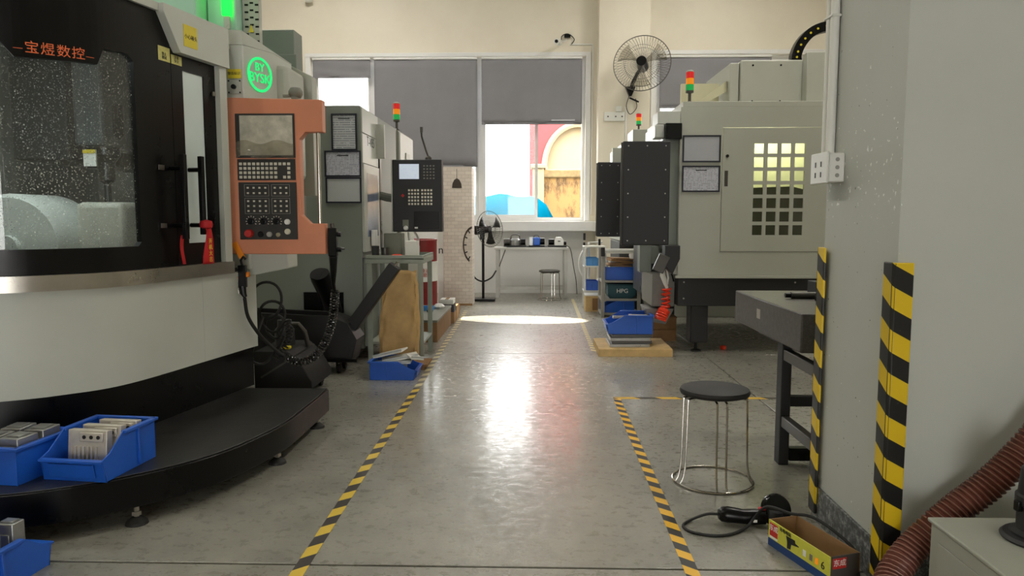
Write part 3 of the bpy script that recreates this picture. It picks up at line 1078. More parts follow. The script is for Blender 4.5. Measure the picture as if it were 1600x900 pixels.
for r_ in range(8):
    for c_ in range(3):
        z = 2.36 + r_ * 0.045 + (0.012 if c_ == 1 else 0)
        x = -1.826 + c_ * 0.033
        bx('vent_slot', M['black'], vb, x, x + 0.022, 4.796, 4.801, z, z + 0.010)
yt = MB().prism([(-1.80, 2.42), (-1.77, 2.42), (-1.785, 2.465)], 'xz', 4.789, 4.7955).build('hazard_sign', M['yellow'], vb)
stc = MB()
stc.box(-1.905, -1.868, 4.655, 4.67, 2.41, 2.485)
stc.cyl((-1.887, 4.654, 2.43), (-1.887, 4.65, 2.43), 0.006, n=8)
stc.box(-1.893, -1.88, 4.67, 4.70, 2.43, 2.47)
stb = stc.build('beacon_bracket', M['white'], vmc)
MB().box(-1.912, -1.862, 4.64, 4.69, 2.487, 2.76).build('green_beacon', M['led'], stb, 0.006)

# orange control panel on the arm
YP = 4.35
cpn = MB()
cpn.prism([(-1.79, 1.945), (-1.222, 1.93), (-1.222, 1.745), (-1.325, 1.745), (-1.36, 1.705), (-1.36, 1.265), (-1.31, 1.215), (-1.222, 1.215), (-1.222, 1.035), (-1.79, 1.035)], 'xz', YP, YP + 0.07)
cp = cpn.build('control_panel', M['orange'], vmc, 0.004)
bx('panel_edge', M['white'], cp, -1.80, -1.7905, YP + 0.01, YP + 0.08, 1.04, 1.94, 0.002)
MB().cyl((-1.257, YP + 0.03, 1.21), (-1.257, YP + 0.03, 1.75), 0.012, n=12).build('grab_bar', M['chrome'], cp)
bz = bx('screen_bezel', M['panelblk'], cp, -1.733, -1.383, YP - 0.006, YP - 0.0005, 1.597, 1.852, 0.002)
scn = MB()
scn.box(-1.705, -1.395, YP - 0.010, YP - 0.0065, 1.612, 1.84)
scn.build('screen', M['screen'], cp)
wr = MB()
random.seed(5)


def wrap(u, v):
    x = -1.728 + 0.338 * u
    z = 1.598 + 0.09 * v
    return (x, YP - 0.014 - 0.01 * random.random() * math.sin(PI * v), z + 0.012 * math.sin(u * 11))


wr.grid(wrap, 24, 6)
wr.build('film_wrinkle', mat_glass('plastic_film', (0.9, 0.9, 0.88), 2.5, 0.25, (220, 212, 190)), cp)
kb = bx('keyboard', M['panelblk'], cp, -1.728, -1.385, YP - 0.006, YP - 0.0005, 1.468, 1.590, 0.002)
ks = MB()
for r_ in range(4):
    for c_ in range(12):
        if r_ in (1, 2) and c_ in (9, 10):
            continue
        if r_ == 3 and c_ == 9:
            continue
        x = -1.707 + c_ * 0.0258
        z = 1.562 - r_ * 0.0255
        ks.box(x - 0.0085, x + 0.0085, YP - 0.011, YP - 0.0062, z - 0.008, z + 0.008)
stuff(ks.build('key', M['keyw'], kb, 0.001))
op = bx('operator_panel', M['panelblk'], cp, -1.725, -1.382, YP - 0.006, YP - 0.0005, 1.122, 1.456, 0.002)
lines = MB()
dots = MB()
for (x0, x1, z0, z1, nc, nr) in [(-1.690, -1.545, 1.375, 1.443, 4, 2), (-1.530, -1.422, 1.375, 1.443, 3, 2), (-1.690, -1.545, 1.272, 1.364, 4, 3), (-1.530, -1.422, 1.272, 1.364, 3, 3)]:
    t = 0.0018
    lines.box(x0, x1, YP - 0.0078, YP - 0.0062, z0, z0 + t).box(x0, x1, YP - 0.0078, YP - 0.0062, z1 - t, z1)
    lines.box(x0, x0 + t, YP - 0.0078, YP - 0.0062, z0, z1).box(x1 - t, x1, YP - 0.0078, YP - 0.0062, z0, z1)
    for a in range(nc):
        for b in range(nr):
            x = x0 + (x1 - x0) * (a + 0.62) / (nc + 0.2)
            z = z1 - (z1 - z0) * (b + 0.62) / (nr + 0.2)
            dots.box(x - 0.0055, x + 0.0055, YP - 0.011, YP - 0.0062, z - 0.005, z + 0.005)
lines.build('printed_frame', P('grey_print', (150, 148, 140), 0.5, var=0), op)
stuff(dots.build('button', M['keyw'], op))
for i, x in enumerate((-1.655, -1.58, -1.505)):
    kn = MB()
    kn.lathe([(0.019, 0), (0.018, 0.012), (0.012, 0.014), (0.012, 0.026), (0.0, 0.026)], 18, (x, YP - 0.0065, 1.228), Matrix.Rotation(R(90), 4, 'X'))
    kn.build('rotary_knob', M['black'], op)
    tk = MB()
    for q in range(9):
        a = R(-30 + q * 30)
        tk.box(-0.002, 0.002, YP - 0.0078, YP - 0.0062, 0.026, 0.033, Matrix.Translation((x, 0, 1.228)) @ Matrix.Rotation(a - PI / 2, 4, 'Y'))
    stuff(tk.build('dial_mark', M['keyw'], op))
for nm, x, z, r, mt, dep in (('emergency_stop', -1.667, 1.157, 0.025, M['inkred'], 0.03), ('push_button', -1.60, 1.152, 0.017, M['black'], 0.012), ('push_button', -1.548, 1.152, 0.016, P('grey_button', (170, 168, 160), 0.4, var=0), 0.014), ('key_switch', -1.495, 1.150, 0.015, M['chrome'], 0.014), ('push_button', -1.44, 1.225, 0.017, M['inkwhite'], 0.014), ('push_button', -1.44, 1.168, 0.017, M['keyw'], 0.014)):
    b_ = MB().lathe([(r, 0), (r, dep * 0.7), (r * 0.8, dep), (0.0, dep)], 20, (x, YP - 0.0065, z), Matrix.Rotation(R(90), 4, 'X'))
    b_.build(nm, mt, op)
tag_o = bx('name_tag', M['orangepl'], cp, -0.018, 0.018, -0.003, 0.003, -0.055, 0.055, 0.002, Matrix.Translation((-1.735, YP - 0.012, 1.055)) @ Matrix.Rotation(R(-28), 4, 'Y'))
# small grey alarm fitting above the panel
al = MB()
al.lathe([(0.0, 0.032), (0.03, 0.032), (0.042, 0.012), (0.042, -0.006), (0.03, -0.024), (0.0, -0.024)], 18, (-1.395, 4.42, 1.976))
al.box(-1.47, -1.42, 4.41, 4.43, 1.955, 1.97)
al.box(-1.41, -1.38, 4.38, 4.42, 1.93, 1.954)
al.build('sensor_fitting', M['g3'], vmc)

# red ribbon tied on the handle
rb_ = thing('red_ribbon', 'red ribbon with yellow characters tied to the black door handle', 'ribbon', (-1.79, 4.0, 1.0))
p, d, nn = cpt(u_seam - 0.11, 0.092)
MB().lathe([(0.0, 0.025), (0.03, 0.016), (0.034, 0), (0.03, -0.018), (0.0, -0.028)], 14, (p.x, p.y, 1.215)).build('knot', M['redr'], rb_)
rp_ = MB()
c1 = Vector((p.x, p.y, 0))


def strip(u, v):
    w = 0.02 + 0.03 * v
    q = c1 - d.to_3d() * 0.0 + d.to_3d() * (u - 0.5) * 2 * w + nn.to_3d() * (0.012 + 0.006 * math.sin(u * 7 + v * 5))
    return (q.x, q.y, 1.20 - 0.195 * v)


rs = rp_.grid(strip, 8, 10).build('tail', M['redr'], rb_, solid=0.002)
for i, ch in enumerate('开机大吉'):
    q = c1 + nn.to_3d() * 0.022
    text('lettering', ch, 0.03, M['inkyel'], rs, facing((q.x, q.y, 1.125 - i * 0.032), (-d.x, -d.y, 0)))
p2, d2, nn2 = cpt(u_seam + 0.03, 0.05)


def strip2(u, v):
    q = p2.to_3d() + d2.to_3d() * ((u - 0.5) * 0.025 + 0.01 * math.sin(v * 4))
    return (q.x, q.y, 1.16 - 0.15 * v)


MB().grid(strip2, 4, 8).build('tail', M['redr'], rb_, solid=0.002)

# ================================================================== shared builders
def signal_tower(parent, x, y, z0, h, r):
    """stack light: pole, three lenses, cap"""
    p = MB()
    p.lathe([(r * 0.9, 0), (r * 0.9, 0.012), (r * 0.4, 0.03), (r * 0.4, h * 0.32), (r, h * 0.34), (r, h * 0.40)], 16, (x, y, z0))
    o = p.build('signal_tower', M['darksteel'], parent)
    for i, c in enumerate(('green', 'amber', 'red')):
        a = z0 + h * (0.40 + 0.185 * i)
        MB().lathe([(r, 0.001), (r, h * 0.18), (r * 0.9, h * 0.184)], 16, (x, y, a)).build('lens', M[c], o)
    MB().lathe([(r, 0.0), (r, h * 0.03), (r * 0.6, h * 0.05)], 16, (x, y, z0 + h * 0.957)).build('cap', M['mgrey'], o)
    return o


def doc_frame(label, x0, x1, z0, z1, y, kind, group=None):
    t = thing('document_frame', label, 'document', ((x0 + x1) / 2, y, z0), 0, group)
    w = 0.013
    f = MB()
    f.box(x0, x1, y - 0.012, y, z0, z0 + w).box(x0, x1, y - 0.012, y, z1 - w, z1)
    f.box(x0, x0 + w, y - 0.012, y, z0 + w, z1 - w).box(x1 - w, x1, y - 0.012, y, z0 + w, z1 - w)
    f.build('frame', M['navy'], t)
    s_ = bx('sheet', M[{'print': 'paper', 'small': 'paperb', 'blank': 'blankpaper', 'grey': 'papergrey'}[kind]], t, x0 + w, x1 - w, y - 0.006, y, z0 + w, z1 - w)
    if kind in ('print', 'small'):
        bx('title_line', M['inkblack'], s_, (x0 + x1) / 2 - 0.05, (x0 + x1) / 2 + 0.05, y - 0.007, y - 0.0062, z1 - 0.045, z1 - 0.037)
    return t


def caster(parent, x, y, r=0.03):
    c = MB()
    c.cyl((x - 0.012, y, r), (x + 0.012, y, r), r, n=16)
    c.prism([(y - 0.02, r), (y + 0.02, r), (y + 0.03, 2.3 * r), (y - 0.03, 2.3 * r)], 'yz', x - 0.018, x - 0.014)
    c.prism([(y - 0.02, r), (y + 0.02, r), (y + 0.03, 2.3 * r), (y - 0.03, 2.3 * r)], 'yz', x + 0.014, x + 0.018)
    c.box(x - 0.018, x + 0.018, y - 0.03, y + 0.03, 2.3 * r, 2.45 * r)
    return c.build('caster', M['rubber'], parent)


def bin_mesh(t, w, d, h, mat):
    """open-fronted stacking bin in local coordinates, front at y = -d/2"""
    th = 0.006
    b = MB()
    b.box(-w / 2 + 0.012, w / 2 - 0.012, -d / 2, d / 2, 0, th)
    b.box(-w / 2, w / 2, d / 2 - th, d / 2, th, h)
    prof = [(-d / 2, 0), (d / 2, 0), (d / 2, h), (-d * 0.14, h), (-d * 0.42, h * 0.62), (-d * 0.5 - 0.02, h * 0.52)]
    for s_ in (-1, 1):
        b.prism(prof, 'yz', s_ * w / 2 - (th if s_ > 0 else 0), s_ * w / 2 + (th if s_ < 0 else 0))
        b.box(s_ * w / 2 - 0.012, s_ * w / 2 + 0.012, -d * 0.14, d / 2, h - 0.012, h)
        b.box(s_ * w / 2 - 0.009, s_ * w / 2 + 0.009, d * 0.12, d * 0.15, 0.01, h - 0.012)
    b.box(-w / 2 - 0.012, w / 2 + 0.012, d / 2 - 0.012, d / 2 + 0.012, h - 0.012, h)
    b.prism([(-d / 2, 0), (-d / 2 + th, 0), (-d / 2 - 0.016 + th, h * 0.47), (-d / 2 - 0.016, h * 0.47)], 'yz', -w / 2, w / 2)
    b.box(-w / 2, w / 2, -d / 2 - 0.03, -d / 2 - 0.004, h * 0.46, h * 0.52)
    b.build('tub', mat, t, 0.002)
    lp = MB().prism([(-d / 2 - 0.014, h * 0.10), (-d / 2 - 0.008, h * 0.10), (-d / 2 - 0.020, h * 0.42), (-d / 2 - 0.024, h * 0.42)], 'yz', -w * 0.36, w * 0.36)
    lp.build('label_holder', mat, t, 0.001)


def bin_at(label, loc, rz, w, d, h, mat='blue', group=None):
    t = thing('storage_bin', label, 'bin', (0, 0, 0), 0, group)
    bin_mesh(t, w, d, h, M[mat])
    t.location = loc
    t.rotation_euler = (0, 0, rz)
    return t


def rot(loc, rx=0, ry=0, rz=0):
    return Matrix.Translation(loc) @ Euler((rx, ry, rz)).to_matrix().to_4x4()


def round_stool(label, loc, rz=0.0, seat='rubber'):
    t = thing('round_stool', label, 'stool', (0, 0, 0))
    MB().lathe([(0.0, 0.418), (0.14, 0.418), (0.158, 0.424), (0.163, 0.436), (0.158, 0.448), (0.14, 0.454), (0.0, 0.456)], 36).build('seat', M[seat], t)
    for a in (270, 196, 344):
        a = R(a)
        pr = []
        tx, ty = -math.sin(a), math.cos(a)
        for s_ in (-1, 1):
            def q(r, z):
                return (r * math.cos(a) + s_ * 0.022 * tx, r * math.sin(a) + s_ * 0.022 * ty, z)
            pts = [q(0.02, 0.412), q(0.10, 0.412), q(0.142, 0.408), q(0.148, 0.395), q(0.15, 0.32), q(0.155, 0.12), q(0.165, 0.04), q(0.182, 0.007)]
            MB().tube(spline(pts, 3), 0.005, 8).build('leg', M['chrome'], t)
    MB().tube([(0.187 * math.cos(2 * PI * i / 48), 0.187 * math.sin(2 * PI * i / 48), 0.0055) for i in range(48)], 0.0055, 8, True).build('base_ring', M['chrome'], t)
    t.location = loc
    t.rotation_euler = (0, 0, rz)
    return t


# ================================================================== LEFT ROW behind the big machine
# grey-green machining centre whose side carries three sheets
m2 = thing('grey_machining_center', 'grey-green machining centre whose side panel carries three framed sheets', 'machine', (-2.3, 7.2, 0))
b2 = MB()
b2.box(-3.3, -1.478, 6.42, 8.1, 0.10, 2.205)
b2.build('body', M['g2'], m2, 0.006)
fx = -1.476
bx('front_panel', M['white'], m2, -1.4775, -1.462, 6.43, 7.08, 1.98, 2.19, 0.003)
fp = bx('front_panel', M['white'], m2, -1.4775, -1.462, 6.43, 7.08, 1.72, 1.975, 0.003)
text('lettering', 'T-V85', 0.12, M['inkblack'], fp, facing((-1.461, 6.75, 1.92), (0, 1, 0)))
dr = bx('door', M['white'], m2, -1.4775, -1.455, 6.43, 7.08, 0.95, 1.715, 0.003)
bx('window_glass', P('blue_sheen_glass', (130, 140, 168), 0.15, var=0.2), dr, -1.455, -1.4535, 6.55, 7.0, 1.08, 1.64)  # bluish reflection put into the pane's colour
bx('door_edge', M['black'], m2, -1.4775, -1.45, 7.085, 7.16, 0.95, 1.9, 0.003)
bx('door_wing', M['mgrey'], m2, -1.4775, -1.385, 6.99, 7.03, 1.80, 2.115, 0.004)
bx('lower_front', M['g2'], m2, -1.4775, -1.44, 6.43, 8.0, 0.12, 0.90, 0.004)
bx('oil_bottle', M['inkwhite'], m2, -1.445, -1.405, 6.62, 6.72, 1.0, 1.14, 0.006)
bx('base', M['blackm'], m2, -3.2, -1.6, 6.5, 8.0, 0.0, 0.10)
# dark recess and round chip chute on the side
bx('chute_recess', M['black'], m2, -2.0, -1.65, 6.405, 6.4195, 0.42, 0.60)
ch = MB()
ch.tube([(-1.80, 6.21, 0.775), (-1.795, 6.23, 0.745), (-1.765, 6.30, 0.62), (-1.735, 6.36, 0.46), (-1.73, 6.40, 0.43)], [0.082, 0.085, 0.08, 0.078, 0.07], 20)
ch.lathe([(0.078, 0.004), (0.0, 0.004)], 20, (-1.80, 6.21, 0.775), Matrix.Rotation(R(35), 4, 'X'))
ch.build('chip_chute', M['black'], m2)
doc_frame('framed single page of black print, uppermost of three on grey-green machine side', -1.725, -1.505, 1.825, 2.135, 6.4185, 'print')
doc_frame('framed wide page of small print, middle of three on grey-green machine side', -1.79, -1.475, 1.60, 1.822, 6.4185, 'small')
doc_frame('framed blank grey sheet, lowest of three on grey-green machine side', -1.785, -1.475, 1.375, 1.595, 6.4185, 'blank')

m3 = thing('olive_machining_center', 'olive-grey machining centre with white front and signal tower behind the pendant', 'machine', (-2.4, 9.1, 0))
bx('body', M['g3'], m3, -3.3, -1.545, 8.62, 9.55, 0.0, 2.25, 0.006)
f3 = bx('front_panel', M['white'], m3, -1.5445, -1.525, 8.63, 9.54, 0.9, 2.23, 0.004)
bx('catch', M['mgrey'], f3, -1.5245, -1.51, 8.95, 9.2, 1.92, 2.02, 0.004)
bx('lower_front', M['g3'], m3, -1.5445, -1.45, 8.63, 9.54, 0.08, 0.89, 0.004)
bx('column', P('dark_olive_enamel', (92, 94, 84), 0.5), m3, -1.95, -1.62, 8.56, 8.615, 0.08, 2.1, 0.004)
signal_tower(m3, -1.585, 8.75, 2.251, 0.33, 0.04)

# pendant control of the olive machine
pd = thing('pendant_control', 'black pendant control box with small lit screen and ivory keys', 'control panel', (-1.06, 6.85, 1.12))
bx('case', M['blackm'], pd, -1.28, -0.828, 6.80, 6.93, 1.12, 1.775, 0.008)
bx('side_strip', M['white'], pd, -1.292, -1.2805, 6.80, 6.93, 1.12, 1.775, 0.003)
MB().box(-1.30, -1.18, 6.94, 7.06, 1.3, 1.55).tube([(-1.24, 7.0, 1.42), (-1.38, 7.08, 1.44), (-1.45, 7.12, 1.46)], 0.04, 10).build('bracket_arm', M['g3'], pd)
bx('screen', P('lit_screen', (196, 206, 222), 0.3, var=0.06, vs_=40, emit=0.5), pd, -1.215, -1.035, 6.797, 6.7995, 1.60, 1.735)
kp2 = bx('key_field', P('key_field_grey', (30, 30, 31), 0.5), pd, -1.235, -0.915, 6.7965, 6.7995, 1.352, 1.545)
kk2 = MB()
for r_ in range(5):
    for c_ in range(8):
        x = -1.135 + c_ * 0.0275 + (0.01 if c_ > 3 else 0)
        kk2.box(x, x + 0.017, 6.792, 6.7964, 1.365 + r_ * 0.031, 1.383 + r_ * 0.031)
stuff(kk2.build('key', M['keyw'], kp2))
bx('red_key', M['inkred'], kp2, -0.012, 0.012, -0.002, 0.002, -0.012, 0.012, 0, rot((-1.185, 6.794, 1.45), 0, R(45), 0))
kk3 = MB()
for r_ in range(5):
    for c_ in range(4):
        kk3.box(-0.995 + c_ * 0.029, -0.98 + c_ * 0.029, 6.795, 6.7995, 1.60 + r_ * 0.028, 1.612 + r_ * 0.028)
stuff(kk3.build('key', P('dim_keys', (120, 118, 110), 0.5, var=0), pd))
bx('recess_panel', M['black'], pd, -1.085, -0.855, 6.797, 6.7995, 1.145, 1.305, 0.002)
bx('sticker', M['inkwhite'], pd, -1.08, -1.05, 6.795, 6.7968, 1.15, 1.165)
sb = bx('switch_block', M['g3'], pd, -1.19, -1.135, 6.79, 6.7995, 1.17, 1.23, 0.002)
MB().lathe([(0.022, 0), (0.022, 0.02), (0.015, 0.03), (0, 0.03)], 16, (-1.16, 6.7995, 1.155), Matrix.Rotation(R(90), 4, 'X')).build('white_knob', M['inkwhite'], pd)
MB().tube(spline([(-1.15, 6.86, 1.118), (-1.13, 6.86, 1.0), (-1.08, 6.87, 0.95), (-1.06, 6.88, 1.05), (-1.10, 6.9, 1.118)], 6), 0.010, 8).build('cable', M['pvc'], pd)
ls = MB()
ls.lathe([(0.03, 0), (0.03, 0.02), (0.018, 0.035)], 14, (-0.955, 6.86, 1.776))
ls.tube([(-0.955, 6.86, 1.80), (-0.98, 6.86, 1.87), (-1.015, 6.86, 1.99), (-1.013, 6.84, 2.03)], 0.0085, 8)
ls.lathe([(0.012, 0.0), (0.014, 0.03), (0.014, 0.05)], 10, (-1.013, 6.84, 2.02))
tag(ls.build('gooseneck_stand', M['darksteel']), 'thin jointed gooseneck stand on top of the black pendant control', 'stand')

# pale green trolley with small things on it
TX, TY = 0.045, -0.34
tr_ = thing('steel_trolley', 'pale green steel trolley table behind the kraft paper bag', 'trolley', (-1.2, 6.61, 0))
for (x, y) in ((-1.395, 6.32), (-0.955, 6.32), (-1.395, 6.88), (-0.955, 6.88)):
    MB().prism([(x - 0.022, y - 0.022), (x + 0.022, y - 0.022), (x + 0.022, y - 0.018), (x - 0.018, y - 0.018), (x - 0.018, y + 0.022), (x - 0.022, y + 0.022)], 'xy', 0, 0.86).build('leg', M['greenshelf'], tr_)
tt = MB()
tt.box(-1.425, -0.925, 6.29, 6.91, 0.895, 0.905)
tt.box(-1.425, -0.925, 6.29, 6.305, 0.86, 0.93).box(-1.425, -0.925, 6.895, 6.91, 0.86, 0.93)
tt.box(-1.425, -1.41, 6.305, 6.895, 0.86, 0.93).box(-0.94, -0.925, 6.305, 6.895, 0.86, 0.93)
tt.build('top_tray', M['greenshelf'], tr_, 0.002)
bx('shelf', M['greenshelf'], tr_, -1.41, -0.94, 6.31, 6.89, 0.16, 0.18)
ZT = 0.9055
cupA = MB().lathe([(0.03, 0), (0.034, 0.10), (0.031, 0.10), (0.028, 0.006), (0, 0.006)], 18, (-1.36, 6.40, ZT)).build('tool_cup', M['blackm'])
tag(cupA, 'dark round cup on the corner of the pale green trolley', 'cup')
cupB = MB().lathe([(0.033, 0), (0.036, 0.085), (0.033, 0.085), (0.03, 0.006), (0, 0.006)], 18, (-1.28, 6.42, ZT)).build('tool_cup', M['darksteel'])
tag(cupB, 'grey metal cup beside the dark cup on the pale green trolley', 'cup')
rg_ = MB().lathe([(0.0, 0.012), (0.03, 0.03), (0.05, 0.02), (0.055, 0.0)], 12, (-1.17, 6.38, ZT)).build('red_rag', M['redhose'])
tag(rg_, 'small crumpled red rag on the pale green trolley', 'rag')
whb = bx('white_box', M['pvc'], None, -1.13, -1.02, 6.55, 6.68, ZT, ZT + 0.14, 0.006)
tag(whb, 'small white box standing on the pale green trolley under the pendant', 'box')
gb = thing('grey_junction_box', 'olive-grey junction box standing on the trolley under the pendant control', 'box', (-1.25, 6.7, ZT))
bx('case', M['g3'], gb, -1.33, -1.17, 6.62, 6.78, ZT, 1.11, 0.006)
bx('cover', M['g3'], gb, -1.32, -1.18, 6.612, 6.6195, ZT + 0.01, 1.10, 0.002)

# kraft paper bag
kb_ = MB()
random.seed(11)


def bagpt(a, v):
    sx = 0.155 + 0.012 * math.sin(v * 5) - 0.012 * (v > 0.9)
    sy = 0.06 * (1 - 0.75 * v) + 0.012
    ca, sa = math.cos(a), math.sin(a)
    x = sx * (abs(ca) ** 0.35) * (1 if ca >= 0 else -1)
    y = sy * (abs(sa) ** 0.6) * (1 if sa >= 0 else -1)
    wob = 0.003 * math.sin(a * 5 + v * 17) + 0.003 * math.sin(a * 9 - v * 11)
    return (-1.115 + x + 0.02 * (v - 0.5) + wob, 6.17 + y + wob * 1.6 + 0.03 * v, 0.055 + 0.745 * v + 0.012 * math.sin(a * 3) * v)


nA, nV = 40, 22
vsb = [bagpt(2 * PI * i / nA, j / nV) for j in range(nV + 1) for i in range(nA)]
fsb = [(j * nA + i, j * nA + (i + 1) % nA, (j + 1) * nA + (i + 1) % nA, (j + 1) * nA + i) for j in range(nV) for i in range(nA)] + [tuple(range(nA - 1, -1, -1))]
kb_.add(vsb, fsb)
bag = kb_.build('kraft_bag', M['kraft'], solid=0.002)
tag(bag, 'tall crumpled brown kraft paper bag standing against the trolley', 'bag')
skid = thing('wooden_skid', 'low grey wooden skid under the kraft paper bag', 'pallet', (-1.1, 6.13, 0))
for i in range(4):
    bx('plank', M['woodd'], skid, -1.33, -0.86, 5.99 + i * 0.072, 6.055 + i * 0.072, 0.03, 0.048, 0.002)
for x in (-1.30, -0.95):
    bx('runner', M['woodd'], skid, x, x + 0.06, 6.0, 6.26, 0.0, 0.0295)

# black chip cart with slanted handle beam
cc = thing('chip_cart', 'black wheeled chip cart with a long slanted handle beam', 'cart', (-1.85, 6.0, 0))
prof = [(-2.30, 0.50), (-1.62, 0.47), (-1.47, 0.41), (-1.40, 0.28), (-1.45, 0.10), (-2.30, 0.10)]
hp = MB()
hp.prism(prof, 'xz', 5.82, 5.83)
hp.prism(prof, 'xz', 6.10, 6.11)
for a, b in zip(prof[1:], prof[2:]):
    dx, dz = b[0] - a[0], b[1] - a[1]
    l_ = math.hypot(dx, dz)
    nx, nz = dz / l_ * 0.01, -dx / l_ * 0.01
    hp.prism([a, b, (b[0] + nx, b[1] + nz), (a[0] + nx, a[1] + nz)], 'xz', 5.83, 6.10)
hp.box(-2.30, -2.29, 5.83, 6.10, 0.11, 0.49)
hp.build('hopper', M['cartblk'], cc, 0.004)
MB().box(-2.32, -1.40, 5.805, 5.8195, 0.10, 0.125).build('lower_rail', M['black'], cc)
hb_ = Matrix.Translation((-1.475, 5.98, 0.36)) @ Matrix.Rotation(R(36), 4, 'Y')
MB().box(-0.048, 0.048, -0.06, 0.06, 0.0, 0.62, hb_).build('handle_beam', M['cartblk'], cc, 0.006)
MB().cyl(hb_ @ Vector((0, -0.02, 0.62)), hb_ @ Vector((0, -0.02, 0.66)), 0.012, n=10).build('handle_tip', M['chrome'], cc)
for x in (-2.2, -1.56):
    for y in (5.87, 6.05):
        caster(cc, x, y, 0.038)

# coolant tank between the big machine and the cart
ct = thing('coolant_tank', 'low black coolant tank on casters behind the curved platform', 'tank', (-1.7, 5.25, 0))
ctm = MB()
ctm.prism([(-1.92, 0.33), (-1.68, 0.33), (-1.60, 0.26), (-1.52, 0.12), (-1.52, 0.07), (-1.92, 0.07)], 'xz', 5.0, 5.5)
ctm.build('body', M['rubber'], ct, 0.006)
MB().lathe([(0.07, 0), (0.07, 0.11), (0.05, 0.13), (0.05, 0.18), (0, 0.18)], 20, (-1.80, 5.3, 0.331)).build('pump', M['blackm'], ct)
MB().tube([(-1.80, 5.3, 0.48), (-1.70, 5.3, 0.48), (-1.66, 5.32, 0.42), (-1.64, 5.34, 0.30)], 0.018, 10).build('pipe', M['darksteel'], ct)
bx('rail', M['darksteel'], ct, -0.22, 0.22, -0.008, 0.008, -0.006, 0.006, 0, rot((-1.68, 4.985, 0.27), 0, R(-32), 0))
for x in (-1.84, -1.58):
    for y in (5.08, 5.42):
        caster(ct, x, y, 0.028)
bx('lid_handle', M['yellow'], ct, -1.76, -1.70, 5.1, 5.14, 0.331, 0.35, 0.004)

# air guns, coiled hoses
def helix(path, rad, turns, wire, n=6, per=10):
    pts = [Vector(p) for p in path]
    le = [0]
    for a, b in zip(pts[:-1], pts[1:]):
        le.append(le[-1] + (b - a).length)
    out = []
    N = int(turns * per)
    for i in range(N + 1):
        s_ = le[-1] * i / N
        k_ = next((j for j in range(1, len(le)) if le[j] >= s_ - 1e-9), len(le) - 1)
        t = (s_ - le[k_ - 1]) / max(1e-9, le[k_] - le[k_ - 1])
        p = pts[k_ - 1].lerp(pts[k_], t)
        d_ = (pts[k_] - pts[k_ - 1]).normalized()
        x_ = d_.cross(Vector((0, 1, 0.01))).normalized()
        y_ = d_.cross(x_)
        a = 2 * PI * turns * i / N
        out.append(p + x_ * rad * math.cos(a) + y_ * rad * math.sin(a))
    return MB().tube(out, wire, n)


ag = thing('air_gun', 'black and orange air blow gun hanging below the orange control panel', 'air gun', (-1.70, 4.32, 0.85))
g_ = MB()
g_.box(-1.735, -1.69, 4.315, 4.345, 0.84, 0.97)
g_.tube([(-1.712, 4.33, 0.97), (-1.72, 4.33, 1.0), (-1.705, 4.33, 1.02), (-1.69, 4.33, 1.005)], 0.008, 8)
g_.tube([(-1.715, 4.33, 0.85), (-1.71, 4.33, 0.80), (-1.70, 4.33, 0.78)], [0.02, 0.017, 0.012], 10)
g_.build('body', M['black'], ag, 0.006)
MB().box(-0.04, 0.04, -0.012, 0.012, -0.008, 0.008, rot((-1.75, 4.33, 0.885), 0, R(-38), 0)).build('trigger', M['orangepl'], ag, 0.003)
MB().box(-1.69, -1.672, 4.32, 4.34, 0.90, 0.93).build('clip', M['orangepl'], ag, 0.003)
MB().tube([(-1.74, 4.325, 0.93), (-1.742, 4.322, 0.84), (-1.735, 4.325, 0.80)], 0.007, 8).build('nozzle', M['chrome'], ag)
path = spline([(-1.705, 4.33, 0.775), (-1.70, 4.36, 0.66), (-1.67, 4.45, 0.54), (-1.63, 4.52, 0.46), (-1.55, 4.56, 0.38), (-1.46, 4.57, 0.345), (-1.37, 4.57, 0.38), (-1.30, 4.57, 0.47), (-1.25, 4.56, 0.60), (-1.225, 4.53, 0.72), (-1.21, 4.50, 0.80)], 5)
h1 = thing('coiled_cable', 'black coiled cable sagging between the air gun and the handwheel', 'cable', (-1.45, 4.5, 0.34))
MB().tube([tuple(p) for p in path[:22]], 0.011, 8).build('smooth_length', M['rubber'], h1)
cut = 20
helix(path[cut:], 0.023, 34, 0.0055, 6, 14).build('coil', P('coil_plastic', (30, 29, 28), 0.18), h1)
hw = thing('handwheel_remote', 'small black handwheel remote hanging beside the orange control panel', 'remote', (-1.19, 4.40, 1.0))
hwm = MB()
hwm.box(-1.215, -1.165, 4.38, 4.43, 1.02, 1.19)
hwm.tube([(-1.19, 4.405, 1.02), (-1.195, 4.42, 0.93), (-1.205, 4.45, 0.85), (-1.21, 4.50, 0.80)], [0.026, 0.02, 0.012, 0.009], 10)
hwm.build('case', M['black'], hw, 0.006)
for z in (1.06, 1.15):
    MB().cyl((-1.1645, 4.405, z), (-1.14, 4.405, z), 0.014, n=12).build('dial', M['black'], hw)
MB().tube([(-1.14, 4.405, 1.065), (-1.12, 4.405, 1.065)], 0.006, 8).build('crank', M['darksteel'], hw)
MB().cyl((-1.19, 4.405, 1.19), (-1.195, 4.405, 1.215), 0.012, n=10).build('hook', M['darksteel'], hw)
lp1 = thing('cable_tangle', 'tangled black cables looping out behind the white curved panel', 'cable', (-1.72, 4.75, 0.40))
for i, (r, z, x) in enumerate(((0.10, 0.62, -1.66), (0.12, 0.72, -1.70), (0.075, 0.55, -1.66), (0.06, 0.50, -1.60))):
    MB().tube([(x + r * 0.8 * math.cos(a), 4.66 + 0.02 * i + 0.02 * math.sin(2 * a), z + r * math.sin(a)) for a in [2 * PI * k / 28 for k in range(28)]], 0.009, 6, True).build('loop', M['rubber'], lp1)
